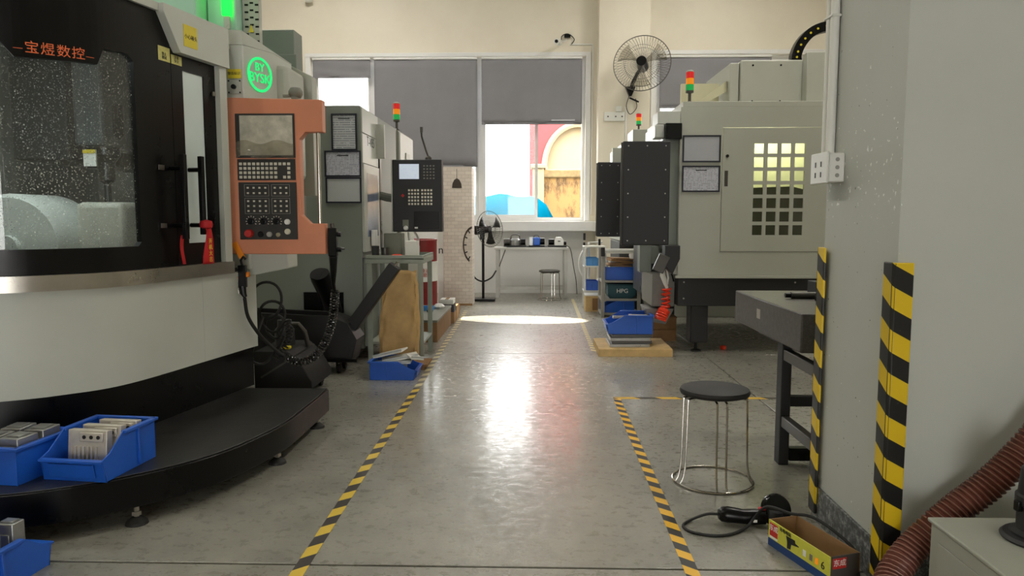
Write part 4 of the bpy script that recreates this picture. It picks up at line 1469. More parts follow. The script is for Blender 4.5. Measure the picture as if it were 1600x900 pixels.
MB().tube(spline([(-1.70, 4.6, 0.62), (-1.72, 4.5, 0.48), (-1.76, 4.55, 0.36), (-1.70, 4.6, 0.33), (-1.62, 4.62, 0.42), (-1.58, 4.64, 0.50)], 6), 0.010, 6).build('strand', M['rubber'], lp1)
helix(spline([(-1.56, 4.64, 0.60), (-1.54, 4.62, 0.50), (-1.57, 4.58, 0.42), (-1.62, 4.55, 0.36)], 6), 0.018, 13, 0.005, 5).build('strand', M['rubber'], lp1)

# red and white drum, printed screen panel
od = thing('oil_drum', 'dark red oil drum with a white band and red print beside the brick panel', 'drum', (-1.59, 10.1, 0))
MB().lathe([(0.28, 0), (0.292, 0.01), (0.285, 0.03), (0.285, 0.39)], 40, (-1.59, 10.1, 0)).build('lower_shell', M['redp'], od)
wb_ = MB().lathe([(0.285, 0.391), (0.292, 0.395), (0.287, 0.41), (0.287, 0.64), (0.292, 0.655), (0.285, 0.659)], 40, (-1.59, 10.1, 0)).build('white_band', M['inkwhite'], od)
MB().lathe([(0.285, 0.66), (0.285, 0.93), (0.292, 0.945), (0.285, 0.96), (0.27, 0.96), (0.265, 0.945), (0, 0.945)], 40, (-1.59, 10.1, 0)).build('upper_shell', M['redp'], od)
text('lettering', '润滑油\n抗磨', 0.06, M['inkred'], wb_, facing((-1.46, 9.838, 0.51), (0.92, 0.40, 0)))
pb_ = thing('printed_panel', 'tall white panel printed with brickwork, a lamp and half a clock', 'panel', (-1.1, 10.6, 0))


def mat_brickprint():
    m, nt, b = nodes_of('printed_brick_paper')
    sp_ = nt.nodes.new('ShaderNodeMapping')
    sp_.inputs['Rotation'].default_value = (R(90), 0, 0)
    nt.links.new(objco(nt), sp_.inputs['Vector'])
    br = nt.nodes.new('ShaderNodeTexBrick')
    br.inputs['Scale'].default_value = 5.0
    br.inputs['Color1'].default_value = L((226, 216, 204))
    br.inputs['Color2'].default_value = L((214, 202, 190))
    br.inputs['Mortar'].default_value = L((190, 178, 166))
    br.inputs['Mortar Size'].default_value = 0.012
    nt.links.new(sp_.outputs[0], br.inputs['Vector'])
    nt.links.new(br.outputs['Color'], b.inputs['Base Color'])
    b.inputs['Roughness'].default_value = 0.6
    return m


bx('board', mat_brickprint(), pb_, -1.262, -0.853, 10.5, 10.9, 0.0, 1.96, 0.004)
bx('edge_strip', M['pvc'], pb_, -1.345, -1.2625, 10.51, 10.9, 0.0, 1.96, 0.004)
bx('foot_strip', M['card'], pb_, -1.262, -0.853, 10.495, 10.4995, 0.0, 0.03)
lp_ = MB()
lp_.prism([(-1.135, 1.665), (-0.995, 1.665), (-1.005, 1.73), (-1.03, 1.78), (-1.065, 1.80), (-1.10, 1.78), (-1.125, 1.73)], 'xz', 10.495, 10.4995)
lp_.prism([(-1.067, 1.80), (-1.063, 1.80), (-1.063, 1.93), (-1.067, 1.93)], 'xz', 10.4955, 10.4995)
lp_.build('printed_lamp', P('brown_black_print', (62, 52, 46), 0.6), pb_)
ck = MB()
for i in range(14):
    a0, a1 = R(92 + i * 11), R(92 + (i + 1) * 11)
    cx2, cz2, ra, rb2 = -0.835, 0.865, 0.245, 0.215
    q = [(cx2 + r * 0.62 * math.cos(a), cz2 + r * 1.08 * math.sin(a)) for r, a in ((ra, a0), (ra, a1), (rb2, a1), (rb2, a0))]
    q = [(min(x, -0.8535), z) for x, z in q]
    ck.prism(q, 'xz', 10.495, 10.4995)
ck.build('printed_clock', P('clock_print', (66, 52, 44), 0.6), pb_)
for a in (120, 150, 180, 210, 240):
    a = R(a)
    c2 = (-0.835 + 0.195 * 0.62 * math.cos(a), 10.4975, 0.865 + 0.195 * 1.08 * math.sin(a))
    if c2[0] < -0.865:
        bx('printed_mark', M['inkblack'], pb_, -0.022, 0.022, -0.0015, 0.0015, -0.008, 0.008, 0, rot(c2, 0, -a, 0))
text('lettering', 'n', 0.16, M['inkblack'], pb_, facing((-1.30, 10.5085, 0.79), (1, 0, 0)))

# boxes along the left tape
sbx = thing('low_crate', 'low brown crate with a grey slab lid beside the floor tape', 'crate', (-1.05, 7.9, 0))
for x0, x1, y0, y1 in ((-1.30, -0.955, 7.36, 7.38), (-1.30, -0.985, 8.62, 8.64), (-1.30, -1.28, 7.38, 8.62), (-0.975, -0.955, 7.38, 8.62)):
    bx('side_board', M['woodd'], sbx, x0, x1, y0, y1, 0.0, 0.20, 0.002)
bx('lid', M['g3'], sbx, -1.305, -0.95, 7.355, 8.645, 0.2005, 0.225, 0.004)
for i, (x, y, w, h, mt, lb) in enumerate(((-1.22, 8.2, 0.12, 0.03, 'bluel', 'small light blue tray on the grey slab lid'), (-1.06, 8.35, 0.10, 0.045, 'pvc', 'small white parcel on the grey slab lid'), (-1.12, 8.02, 0.07, 0.05, 'teal', 'small dark teal fitting on the grey slab lid'))):
    t = thing('small_part_tray' if i == 0 else ('wrapped_parcel' if i == 1 else 'pipe_fitting'), lb, ('tray', 'parcel', 'fitting')[i], (x, y, 0.2255))
    if i == 0:
        b_ = MB().box(x - w, x + w, y - 0.1, y + 0.1, 0.2255, 0.231)
        b_.box(x - w, x - w + 0.006, y - 0.1, y + 0.1, 0.231, 0.26).box(x + w - 0.006, x + w, y - 0.1, y + 0.1, 0.231, 0.26)
        b_.box(x - w + 0.006, x + w - 0.006, y - 0.1, y - 0.094, 0.231, 0.26).box(x - w + 0.006, x + w - 0.006, y + 0.094, y + 0.1, 0.231, 0.26)
        b_.build('pan', M[mt], t)
    elif i == 1:
        MB().lathe([(0.0, 0.0), (w * 0.6, 0.0), (w * 0.7, h * 0.5), (w * 0.4, h * 1.1), (0, h * 1.3)], 9, (x, y, 0.2255)).build('wrap', M[mt], t, smooth=False)
    else:
        MB().lathe([(w * 0.5, 0), (w * 0.5, h * 0.4), (w * 0.3, h * 0.5), (w * 0.3, h), (w * 0.2, h), (w * 0.2, 0.002)], 14, (x, y, 0.2255)).build('fitting_body', M[mt], t)
def carton(label, x0, x1, y0, y1, z0, z1, mt, band=None):
    t = thing('small_carton', label, 'carton', ((x0 + x1) / 2, (y0 + y1) / 2, z0))
    bx('carton_body', M[mt], t, x0, x1, y0, y1, z0, z1, 0.003)
    bx('tape_strip', M['ylab'] if band is None else M[band], t, (x0 + x1) / 2 - 0.02, (x0 + x1) / 2 + 0.02, y0 - 0.001, y1 + 0.001, z1, z1 + 0.0012)
    return t


carton('tan carton at the bottom of the stack beside the low crate', -1.09, -0.925, 8.70, 8.95, 0.0, 0.13, 'card')
carton('dark blue carton on the tan carton beside the low crate', -1.085, -0.93, 8.71, 8.94, 0.133, 0.225, 'navy', 'pvc')
carton('white topped carton on the dark blue carton beside the low crate', -1.095, -0.935, 8.70, 8.93, 0.2275, 0.285, 'pvc', 'card')
carton('tan carton standing behind the small carton stack', -1.04, -0.93, 9.05, 9.3, 0.0, 0.17, 'card')
carton('small brown carton nearest the printed brick panel', -1.05, -0.95, 9.42, 9.65, 0.0, 0.12, 'woodd')

# ================================================================== RIGHT ROW
# light grey machining centre, side face towards the camera at Y = 6.8
r1 = thing('light_grey_machining_center', 'light grey machining centre with a grid of small windows in its side door', 'machine', (2.3, 7.8, 0))
YF = 6.80
x0, x1, z0, z1 = 1.325, 3.5, 0.725, 2.235
gx = [1.985 + i * 0.1205 for i in range(4)]
gz = [1.092 + i * 0.1215 for i in range(7)]
hw_, hh_ = 0.088, 0.090
dx0, dx1, dz0, dz1 = 1.705, 2.66, 0.945, 2.05
# door panel with 28 openings
xl = sorted([dx0, dx1] + [g for g in gx] + [g + hw_ for g in gx])
zl = sorted([dz0, dz1] + [g for g in gz] + [g + hh_ for g in gz])
dm = MB()
for i in range(len(xl) - 1):
    for j in range(len(zl) - 1):
        if i % 2 == 1 and j % 2 == 1:
            continue
        dm.box(xl[i], xl[i + 1], YF - 0.006, YF + 0.014, zl[j], zl[j + 1])
dmo = dm.build('side_door', M['mgrey'], r1, smooth=False)
pme = MB().box(0, hw_ - 0.001, -0.001, 0.001, 0, hh_ - 0.001).mesh('pane')
pme.materials.append(mat_glass('oily_glass', (0.80, 0.82, 0.74), 1.2, 0.05, (120, 124, 110)))
for g in gx:
    for h in gz:
        o = bpy.data.objects.new('pane', pme)
        C.objects.link(o)
        o.parent = dmo
        o.location = Vector((g + 0.0005, YF + 0.008, h + 0.0005)) - r1.location
MB().cyl((1.745, YF - 0.006, 1.80), (1.745, YF - 0.016, 1.80), 0.014, n=14).build('lock', M['black'], dmo)
bx('recessed_handle', M['darksteel'], dmo, 1.725, 1.755, YF - 0.009, YF - 0.0062, 1.53, 1.67)
# shell pieces around the door
sh = MB()
g_ = 0.004
for (a, b, c, d) in ((x0, dx0 - g_, z0, z1), (dx1 + g_, x1, z0, z1), (dx0 - g_, dx1 + g_, z0, dz0 - g_), (dx0 - g_, dx1 + g_, dz1 + g_, z1)):
    sh.box(a, b, YF, YF + 0.02, c, d)
sh.box(x0, x0 + 0.02, YF + 0.02, 8.9, z0, z1)
sh.box(x1 - 0.02, x1, YF + 0.02, 8.9, z0, z1)
sh.box(x0 + 0.02, x1 - 0.02, 8.88, 8.9, z0, z1)
sh.box(x0 + 0.02, x1 - 0.02, YF + 0.02, 8.88, z0, z0 + 0.02)
sh.box(x0 + 0.02, x1 - 0.02, YF + 0.02, 8.88, z1 - 0.02, z1)
sh.build('body', M['mgrey'], r1, smooth=False)
bx('view_backing', P('view_backing_cream', (232, 232, 204), 0.5), r1, 1.9, 3.3, 7.9, 7.95, 0.76, 2.2)  # added backing, lit to stand in for the bright view through the machine
ib = MB()
ib.prism([(1.9, 0.76), (2.95, 0.76), (2.95, 1.50), (2.70, 1.50), (2.50, 1.55), (1.9, 1.53)], 'xz', 7.3, 7.6)
ib.build('inner_slide', P('inner_dark', (62, 64, 58), 0.5, var=0.3, vs_=16), r1)
ld = bpy.data.lights.new('added_cabin_light', 'AREA')  # added lamp, makes the upper panes glow like window light beyond
ld.shape = 'RECTANGLE'
ld.size, ld.size_y, ld.energy = 0.8, 0.08, 15.0
ld.color = (1.0, 0.97, 0.68)
lo = bpy.data.objects.new('added_cabin_light', ld)
C.objects.link(lo)
lo.parent = r1
lo.location = Vector((2.4, 7.65, 2.19)) - r1.location
lo.rotation_euler = (R(12), 0, 0)
# base, legs and skirts
bx('base', M['blackm'], r1, 1.335, 3.5, YF + 0.03, 8.8, 0.44, 0.72, 0.006)
for y in (YF + 0.08, 8.5):
    for x in (1.47, 2.9):
        lg_ = bx('leg', M['blackm'], r1, x, x + 0.16, y, y + 0.2, 0.09, 0.44, 0.01)
        MB().lathe([(0.05, 0), (0.045, 0.012), (0.016, 0.022), (0.014, 0.09)], 14, (x + 0.07, y + 0.08, 0)).build('leveling_foot', M['rubber'], lg_)
for x in (1.39, 2.4):
    for z in (0.51, 0.66):
        MB().cyl((x, YF + 0.03, z), (x, YF + 0.024, z), 0.008, n=8).build('bolt', M['steel'], r1)
bx('drip_sheet', M['mgrey'], r1, 1.30, 3.5, YF - 0.03, YF - 0.001, 0.70, 0.724, 0.003)
bx('under_tray', P('dull_zinc', (120, 118, 112), 0.5, 0.3, var=0.2), r1, 1.12, 1.33, 6.95, 7.6, 0.42, 0.72, 0.004)
chu = MB()
chu.prism([(1.06, 0.40), (1.33, 0.40), (1.25, 0.25), (1.10, 0.28)], 'xz', 6.95, 7.3)
chu.build('chute_lip', P('dull_zinc', (120, 118, 112), 0.5, 0.3), r1, 0.003)
# top step line, roof boxes, cable chain
bx('roof_band', M['mgrey'], r1, 1.345, 3.5, YF + 0.01, 8.9, 2.2355, 2.285, 0.004)
ub = bx('roof_cover', M['mgrey'], r1, 1.95, 3.3, 7.18, 8.2, 2.2855, 2.72, 0.012)
bx('roof_cover', M['mgrey'], r1, 1.86, 1.945, 7.22, 8.2, 2.2855, 2.70, 0.006)
bx('roof_cover', M['mgrey'], r1, 2.52, 3.3, 7.06, 7.179, 2.2855, 2.765, 0.006)
rcl = MB()
rcl.prism([(1.46, 2.2855), (1.83, 2.2855), (1.83, 2.56), (1.46, 2.56)], 'xz', 7.5, 7.55)
rcl.prism([(1.55, 2.2855), (1.85, 2.45), (1.85, 2.55), (1.50, 2.2855)], 'xz', 7.3, 7.34)
rcl.build('inner_hood', P('cream_enamel', (206, 202, 170), 0.45, var=0.04), r1)
for x in (2.06, 2.32):
    for z in (2.34, 2.67):
        MB().cyl((x, 7.18, z), (x, 7.174, z), 0.009, n=8).build('screw', M['black'], ub)
cpath = spline([(2.50, 7.30, 2.70), (2.49, 7.30, 2.78), (2.54, 7.30, 2.90), (2.64, 7.30, 3.0), (2.80, 7.30, 3.05), (3.0, 7.30, 3.05)], 4)
cch = MB()
for a, b in zip(cpath[:-1], cpath[1:]):
    d_ = (b - a)
    m_ = facing((a + b) / 2, d_.normalized(), (0, 1, 0))
    l_ = d_.length * 0.5 + 0.004
    cch.box(-l_, l_, -0.05, 0.05, -0.045, 0.045, m_)
ccho = cch.build('cable_chain', M['black'], r1, 0.003)
for i in range(1, len(cpath), 2):
    p = cpath[i]
    MB().cyl((p.x, 7.249, p.z), (p.x, 7.243, p.z), 0.010, n=10).build('chain_pin', M['yellow'], ccho)
signal_tower(r1, 1.435, 6.98, 2.286, 0.30, 0.036)
# left side hardware: grey strip, black and white blocks
bx('side_frame', M['g2'], r1, 1.235, 1.324, 6.86, 8.6, 0.98, 2.0, 0.004)
bx('arm_block', M['black'], r1, 1.18, 1.323, 6.72, 7.0, 1.945, 2.085, 0.006)
bx('arm_block', M['white'], r1, 1.12, 1.323, 6.80, 7.1, 2.086, 2.20, 0.006)
bx('arm_hinge', M['white'], r1, 1.095, 1.178, 6.78, 6.95, 1.96, 2.08, 0.01)
cbx = MB()
cbx.prism([(1.19, 1.0), (1.325, 1.0), (1.325, 0.88), (1.26, 0.74), (1.19, 0.82)], 'xz', 6.70, 6.86)
cbx.build('hand_control', M['blackm'], r1, 0.006)
bx('hand_pad', M['darksteel'], r1, -0.05, 0.05, -0.02, 0.02, -0.08, 0.08, 0.006, rot((1.155, 6.69, 0.84), 0, R(24), 0))
bx('lower_side', P('blue_black_sheet', (40, 44, 56), 0.3), r1, 1.165, 1.234, 7.45, 8.6, 0.44, 0.97, 0.004)
bx('filter_box', M['g2'], r1, 1.05, 1.164, 7.3, 7.44, 0.72, 0.99, 0.004)
bx('filter_mount', M['g2'], r1, 1.1645, 1.234, 7.3, 7.44, 0.80, 0.97, 0.003)
doc_frame('framed empty grey sheet above the printed page on the light grey machine', 1.345, 1.685, 1.745, 1.985, YF - 0.0005, 'grey')
doc_frame('framed page of small print below the empty sheet on the light grey machine', 1.345, 1.685, 1.48, 1.715, YF - 0.0005, 'small')
# black control pendants seen from the back
def back_pendant(label, x0, x1, z0, z1, y, side):
    t = thing('pendant_control', label, 'control panel', ((x0 + x1) / 2, y, z0))
    bx('case', M['blackm'], t, x0 + 0.012, x1, y, y + 0.12, z0, z1, 0.01)
    MB().cyl((x0 + 0.014, y + 0.03, z0 + 0.01), (x0 + 0.014, y + 0.03, z1 - 0.01), 0.016, n=12).build('rounded_edge', M['darksteel'], t)
    for i in range(3):
        for j in range(5):
            if i == 1 and j not in (0, 4):
                continue
            MB().cyl((x0 + 0.06 + (x1 - x0 - 0.1) * i / 2, y, z0 + 0.04 + (z1 - z0 - 0.08) * j / 4), (x0 + 0.06 + (x1 - x0 - 0.1) * i / 2, y - 0.003, z0 + 0.04 + (z1 - z0 - 0.08) * j / 4), 0.006, n=8).build('screw', M['steel'], t)
    MB().tube([(x1 - 0.06, y + 0.12, z1 - 0.12), (x1 - 0.06, y + 0.22, z1 - 0.12), (side, y + 0.40, z1 - 0.12)], 0.03, 10).build('hanger_arm', M['blackm'], t)
    return t


back_pendant('tall black control box with screwed back beside the light grey machine', 0.765, 1.185, 1.01, 1.905, 6.50, 1.22)
back_pendant('narrower black control box hanging behind the taller black one', 0.765, 1.06, 1.02, 1.91, 9.0, 1.15)
# far right machine
r2 = thing('far_machining_center', 'pale machining centre mostly hidden behind the black control boxes', 'machine', (2.2, 10.2, 0))
bx('body', M['mgrey'], r2, 1.40, 3.3, 9.35, 11.1, 0.0, 2.18, 0.01)
bx('top_box', M['mgrey'], r2, 1.24, 1.58, 9.38, 9.9, 2.181, 2.34, 0.006)
bx('front_cover', M['white'], r2, 1.12, 1.399, 9.40, 10.9, 0.95, 2.18, 0.01)
bx('front_base', P('dark_grey_sheet', (70, 72, 72), 0.5), r2, 1.14, 1.399, 9.80, 10.9, 0.0, 0.94, 0.01)
signal_tower(r2, 1.355, 9.7, 2.341, 0.24, 0.034)
bx('switch_plate', M['mgrey'], r2, 1.0, 1.119, 9.45, 9.49, 1.9, 2.12, 0.004)

# rack of bins
rk = thing('parts_rack', 'grey steel parts rack holding blue bins beside the black control boxes', 'rack', (1.11, 9.5, 0))
for (x, y) in ((0.885, 9.3), (1.335, 9.3), (0.885, 9.72), (1.335, 9.72)):
    bx('leg', M['rackgrey'], rk, x - 0.022, x + 0.022, y - 0.018, y + 0.018, 0, 0.86, 0.003)
for z in (0.03, 0.21, 0.44):
    bx('shelf', M['rackgrey'], rk, 0.865, 1.355, 9.284, 9.736, z, z + 0.028, 0.002)
MB().cyl((0.90, 9.27, 0.835), (1.32, 9.27, 0.835), 0.032, n=14).build('roller_bar', M['pvc'], rk)
for x in (0.875, 1.345):
    bx('bar_holder', M['black'], rk, x - 0.024, x + 0.024, 9.245, 9.281, 0.77, 0.88, 0.004)
bin_at('blue bin on the upper shelf of the grey rack under brown cardboard', (1.11, 9.50, 0.4685), PI, 0.385, 0.36, 0.165)
bin_at('blue bin on the lowest shelf of the grey rack', (1.10, 9.50, 0.0585), R(-90), 0.36, 0.37, 0.15)
tb = thing('teal_crate', 'dark teal plastic crate with pale lettering on the grey rack', 'crate', (1.12, 9.5, 0.2385))
tbm = MB()
tbm.prism([(0.97, 0.2385), (1.26, 0.2385), (1.30, 0.29), (1.30, 0.405), (0.95, 0.405), (0.95, 0.27)], 'xz', 9.32, 9.66)
tbo = tbm.build('tub', M['teal'], tb, 0.006)
bx('rim', M['teal'], tb, 0.94, 1.31, 9.31, 9.67, 0.4055, 0.42, 0.004)
text('lettering', 'HPG', 0.075, M['inkwhite'], tbo, facing((1.13, 9.318, 0.33), (1, 0, 0)))
cdb = thing('cardboard_wad', 'folded brown cardboard lying in the upper blue bin of the rack', 'cardboard', (1.1, 9.5, 0.6))
for i, (a, z, mt) in enumerate(((4, 0.645, 'card'), (-5, 0.672, 'woodd'), (7, 0.70, 'card'), (2, 0.73, 'woodd'))):
    bx('sheet', M[mt], cdb, -0.15, 0.15, -0.13, 0.13, -0.012, 0.012, 0.002, rot((1.10 + 0.01 * i, 9.5, z), 0, R(a), R(4 * i)))
wbag = MB().lathe([(0.0, 0), (0.05, 0.0), (0.06, 0.04), (0.05, 0.09), (0.02, 0.12), (0, 0.12)], 9, (1.275, 9.40, 0.735)).build('white_bag', M['pvc'])
tag(wbag, 'small white plastic bag tucked in the top of the grey rack', 'bag')
# second low rack further back
rk2 = thing('low_shelf_rack', 'pale low shelf rack with light blue bins near the white hose', 'rack', (0.88, 10.3, 0))
for (x, y) in ((0.72, 10.2), (0.99, 10.2), (0.72, 10.5), (0.99, 10.5)):
    bx('leg', M['pvc'], rk2, x - 0.012, x + 0.012, y - 0.012, y + 0.012, 0.0, 0.86, 0.002)
for z in (0.23, 0.57, 0.84):
    bx('shelf', M['pvc'], rk2, 0.705, 1.005, 10.185, 10.515, z, z + 0.02, 0.002)
bin_at('light blue bin on the middle shelf of the pale low rack', (0.86, 10.36, 0.5905), R(90), 0.27, 0.24, 0.11, 'bluel')
bin_at('dark blue bin on the bottom shelf of the pale low rack', (0.86, 10.36, 0.2505), R(90), 0.27, 0.24, 0.13, 'blue')
wcr = thing('wooden_crate', 'small yellow wooden crate on the floor in front of the pale low rack', 'crate', (0.83, 10.0, 0))
for x0_, x1_, y0_, y1_ in ((0.71, 0.95, 9.86, 9.88), (0.71, 0.95, 10.12, 10.14), (0.71, 0.73, 9.88, 10.12), (0.93, 0.95, 9.88, 10.12)):
    bx('side_board', M['wood'], wcr, x0_, x1_, y0_, y1_, 0.0, 0.21, 0.002)
bx('lid', M['pvc'], wcr, 0.70, 0.96, 9.85, 10.15, 0.2105, 0.228, 0.002)
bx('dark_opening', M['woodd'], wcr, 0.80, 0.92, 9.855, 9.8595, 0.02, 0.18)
wr_ = MB().tube([(0.86 + 0.20 * math.cos(a), 10.56 + 0.01 * math.sin(a), 0.60 + 0.25 * math.sin(a)) for a in [2 * PI * i / 40 for i in range(40)]], 0.014, 8, True)
tag(wr_.build('white_hose', M['pvc']), 'white hose curving in a loop beside the pale low rack', 'hose')
stn = thing('hose_stand', 'white pipe stand with black clamps above the pale low rack', 'stand', (0.85, 10.62, 0))
MB().tube([(0.80, 10.60, 0.0), (0.80, 10.60, 0.90), (0.99, 10.60, 0.90)], 0.02, 8).build('pipe', M['pvc'], stn)
for p_ in ((0.735, 0.98), (0.735, 0.85), (0.95, 0.90)):
    bx('clamp', M['black'], stn, p_[0] - 0.016, p_[0] + 0.016, 10.57, 10.599, p_[1] - 0.05, p_[1] + 0.05, 0.004)

# pallet, plates and bin
pal = thing('wooden_pallet', 'pale wooden pallet under steel plates and a blue bin', 'pallet', (0.93, 6.95, 0))
for i in range(5):
    bx('board', M['wood'], pal, 0.60, 1.265, 6.65 + i * 0.122, 6.768 + i * 0.122, 0.05, 0.07, 0.002)
for x in (0.60, 0.90, 1.185):
    bx('bearer', M['wood'], pal, x, x + 0.08, 6.66, 7.255, 0.0, 0.0495, 0.002)
bx('front_board', M['wood'], pal, 0.60, 1.265, 6.635, 6.6495, 0.0, 0.066, 0.002)
for i in range(4):
    a = (-0.012, 0.01, -0.004, 0.014)[i]
    o = bx('steel_plate', M['darksteel'] if i % 2 else M['alud'], None, 0.72 + a, 1.085 + a, 6.74 + a, 7.1 + a, 0.0705 + i * 0.0285, 0.0975 + i * 0.0285, 0.002)
    tag(o, ('bottom steel plate of the stack on the wooden pallet', 'second steel plate up in the stack on the wooden pallet', 'third steel plate up in the stack on the wooden pallet', 'top steel plate directly under the blue bin on the pallet')[i], 'plate')
bin_at('blue bin standing on the steel plates of the wooden pallet', (0.905, 6.95, 0.184), R(-90), 0.36, 0.40, 0.175)
for i, (x, y, a) in enumerate(((0.88, 6.92, 8), (1.0, 7.0, -12))):
    t = thing('machined_bar', ('bright machined bar lying across the blue bin on the pallet', 'shorter bright machined bar behind the other in the blue bin')[i], 'bar', (x, y, 0.34))
    bx('bar', M['alu'], t, -0.13 + 0.04 * i, 0.13 - 0.04 * i, -0.02, 0.02, -0.012, 0.012, 0.003, rot((x, y, 0.325), 0, 0, R(a)))
    bx('bar_groove', M['darksteel'], t, -0.10 + 0.04 * i, 0.10 - 0.04 * i, -0.004, 0.004, 0.0122, 0.0135, 0, rot((x, y, 0.325), 0, 0, R(a)))
    bx('prop', M['alud'], t, x - 0.02, x + 0.02, y - 0.015, y + 0.015, 0.191, 0.313)
cr2 = thing('wooden_box', 'brown wooden box on the floor under the red coiled hose', 'box', (1.32, 7.65, 0))
for k_, (a, b, c, d) in enumerate(((1.20, 1.46, 7.5, 7.515), (1.20, 1.46, 7.8, 7.815), (1.20, 1.215, 7.515, 7.8), (1.445, 1.46, 7.515, 7.8))):
    for z in (0.0, 0.12):
        bx('board', M['woodd'], cr2, a, b, c, d, z, z + 0.116, 0.002)
bx('lid', M['woodd'], cr2, 1.195, 1.465, 7.495, 7.82, 0.2365, 0.25, 0.002)
rh = thing('red_coiled_hose', 'red coiled air hose hanging under a white blow gun', 'hose', (1.22, 6.88, 0.3))
helix(spline([(1.245, 6.88, 0.60), (1.235, 6.88, 0.52), (1.24, 6.88, 0.45), (1.225, 6.88, 0.40)], 5), 0.035, 5, 0.010, 6).build('coil', M['redhose'], rh)
helix(spline([(1.225, 6.88, 0.39), (1.20, 6.86, 0.35), (1.185, 6.86, 0.31)], 5), 0.048, 7, 0.011, 6).build('bundle', M['redhose'], rh)
wg_ = thing('white_blow_gun', 'white blow gun hanging above the red coiled hose', 'air gun', (1.22, 6.85, 0.6))
MB().tube([(1.20, 6.86, 0.80), (1.20, 6.86, 0.72), (1.225, 6.87, 0.66), (1.245, 6.88, 0.60)], [0.018, 0.026, 0.024, 0.014], 10).build('body', M['pvc'], wg_)
MB().tube([(1.235, 6.85, 0.78), (1.25, 6.85, 0.70), (1.245, 6.86, 0.64)], 0.009, 8).build('lever', M['pvc'], wg_)
MB().tube(spline([(1.20, 6.86, 0.80), (1.22, 6.88, 0.83), (1.28, 6.9, 0.75), (1.31, 6.9, 0.66)], 5), 0.008, 6).build('cord', M['black'], wg_)
rc_ = MB().lathe([(0.025, 0), (0.03, 0.005), (0.03, 0.03), (0.022, 0.035), (0, 0.035)], 12, (1.82, 7.05, 0)).build('red_bobbin', M['redhose'])
tag(rc_, 'small red plastic bobbin on the floor under the light grey machine', 'bobbin')

# ================================================================== BACK WALL THINGS
bn = thing('work_bench', 'pale steel work bench under the open window', 'bench', (0, 11.7, 0))
bx('top', M['benchgrey'], bn, -0.59, 0.56, 11.48, 11.98, 0.755, 0.79, 0.004)
bx('mat', M['rubber'], bn, -0.40, 0.53, 11.52, 11.9, 0.7905, 0.797)
for (x, y) in ((-0.545, 11.52), (0.515, 11.52), (-0.545, 11.94), (0.515, 11.94)):
    bx('leg', M['benchgrey'], bn, x - 0.025, x + 0.025, y - 0.025, y + 0.025, 0, 0.7545, 0.003)
bx('rail', M['benchgrey'], bn, -0.519, 0.489, 11.505, 11.535, 0.13, 0.17, 0.002)
bx('rail', M['benchgrey'], bn, -0.519, 0.489, 11.925, 11.955, 0.13, 0.17, 0.002)
bx('brace', M['darksteel'], bn, -0.008, 0.008, -0.008, 0.008, -0.14, 0.14, 0, rot((-0.47, 11.54, 0.62), 0, R(20), 0))
s1 = thing('tool_grinder', 'grey tool grinder with an arched carrying handle on the bench', 'grinder', (-0.28, 11.7, 0.797))
MB().lathe([(0.07, 0), (0.085, 0.03), (0.08, 0.10), (0.055, 0.13), (0, 0.13)], 20, (-0.27, 11.68, 0.7975)).build('housing', M['alud'], s1)
MB().tube(spline([(-0.34, 11.68, 0.90), (-0.33, 11.68, 0.97), (-0.27, 11.68, 0.985), (-0.21, 11.68, 0.97), (-0.20, 11.68, 0.90)], 5), 0.008, 8).build('handle', M['darksteel'], s1)
MB().cyl((-0.45, 11.68, 0.87), (-0.355, 11.68, 0.87), 0.055, n=20).build('motor', M['darksteel'], s1)
MB().cyl((-0.185, 11.68, 0.87), (-0.11, 11.68, 0.87), 0.05, n=20).build('chuck', M['black'], s1)
bx('base', M['black'], s1, -0.45, -0.10, 11.6, 11.76, 0.7975, 0.815, 0.003)
s2 = thing('tool_grinder', 'blue tool grinder with a black motor between two others on the bench', 'grinder', (0.06, 11.7, 0.797))
bx('housing', M['blue'], s2, 0.01, 0.12, 11.62, 11.76, 0.815, 0.94, 0.012)
MB().cyl((0.1205, 11.69, 0.88), (0.19, 11.69, 0.88), 0.055, n=20).build('motor', M['black'], s2)
bx('front_plate', M['alud'], s2, -0.055, 0.0095, 11.63, 11.75, 0.815, 0.945, 0.006)
MB().tube([(0.02, 11.69, 0.94), (0.03, 11.69, 0.975), (0.09, 11.69, 0.975), (0.10, 11.69, 0.94)], 0.008, 8).build('handle', M['darksteel'], s2)
bx('base', M['black'], s2, -0.06, 0.19, 11.6, 11.77, 0.7975, 0.8145, 0.003)
s3 = thing('tool_grinder', 'white tool grinder with a dark side chuck on the bench', 'grinder', (0.4, 11.7, 0.797))
hs3 = MB()
hs3.prism([(0.34, 0.815), (0.49, 0.815), (0.485, 0.90), (0.45, 0.945), (0.37, 0.945), (0.345, 0.90)], 'xz', 11.62, 11.77)
hs3.build('housing', M['inkwhite'], s3, 0.008)
bx('name_plate', M['inkblack'], s3, 0.395, 0.435, 11.6165, 11.6195, 0.875, 0.89)
MB().cyl((0.25, 11.69, 0.87), (0.3395, 11.69, 0.87), 0.048, n=20).build('chuck', M['black'], s3)
MB().cyl((0.4905, 11.69, 0.85), (0.53, 11.69, 0.85), 0.03, n=14).build('knob', M['black'], s3)
bx('base', M['black'], s3, 0.24, 0.53, 11.6, 11.77, 0.7975, 0.8145, 0.003)
round_stool('small round stool in front of the steel work bench', (0.26, 11.33, 0), R(20), 'darksteel')
crd = MB().tube(spline([(0.53, 11.72, 0.81), (0.60, 11.75, 0.75), (0.66, 11.85, 0.45), (0.70, 11.9, 0.25), (0.72, 11.95, 0.02)], 6), 0.006, 6)
tag(crd.build('power_cord', M['darksteel']), 'thin grey power cord dropping from the end of the work bench', 'cord')


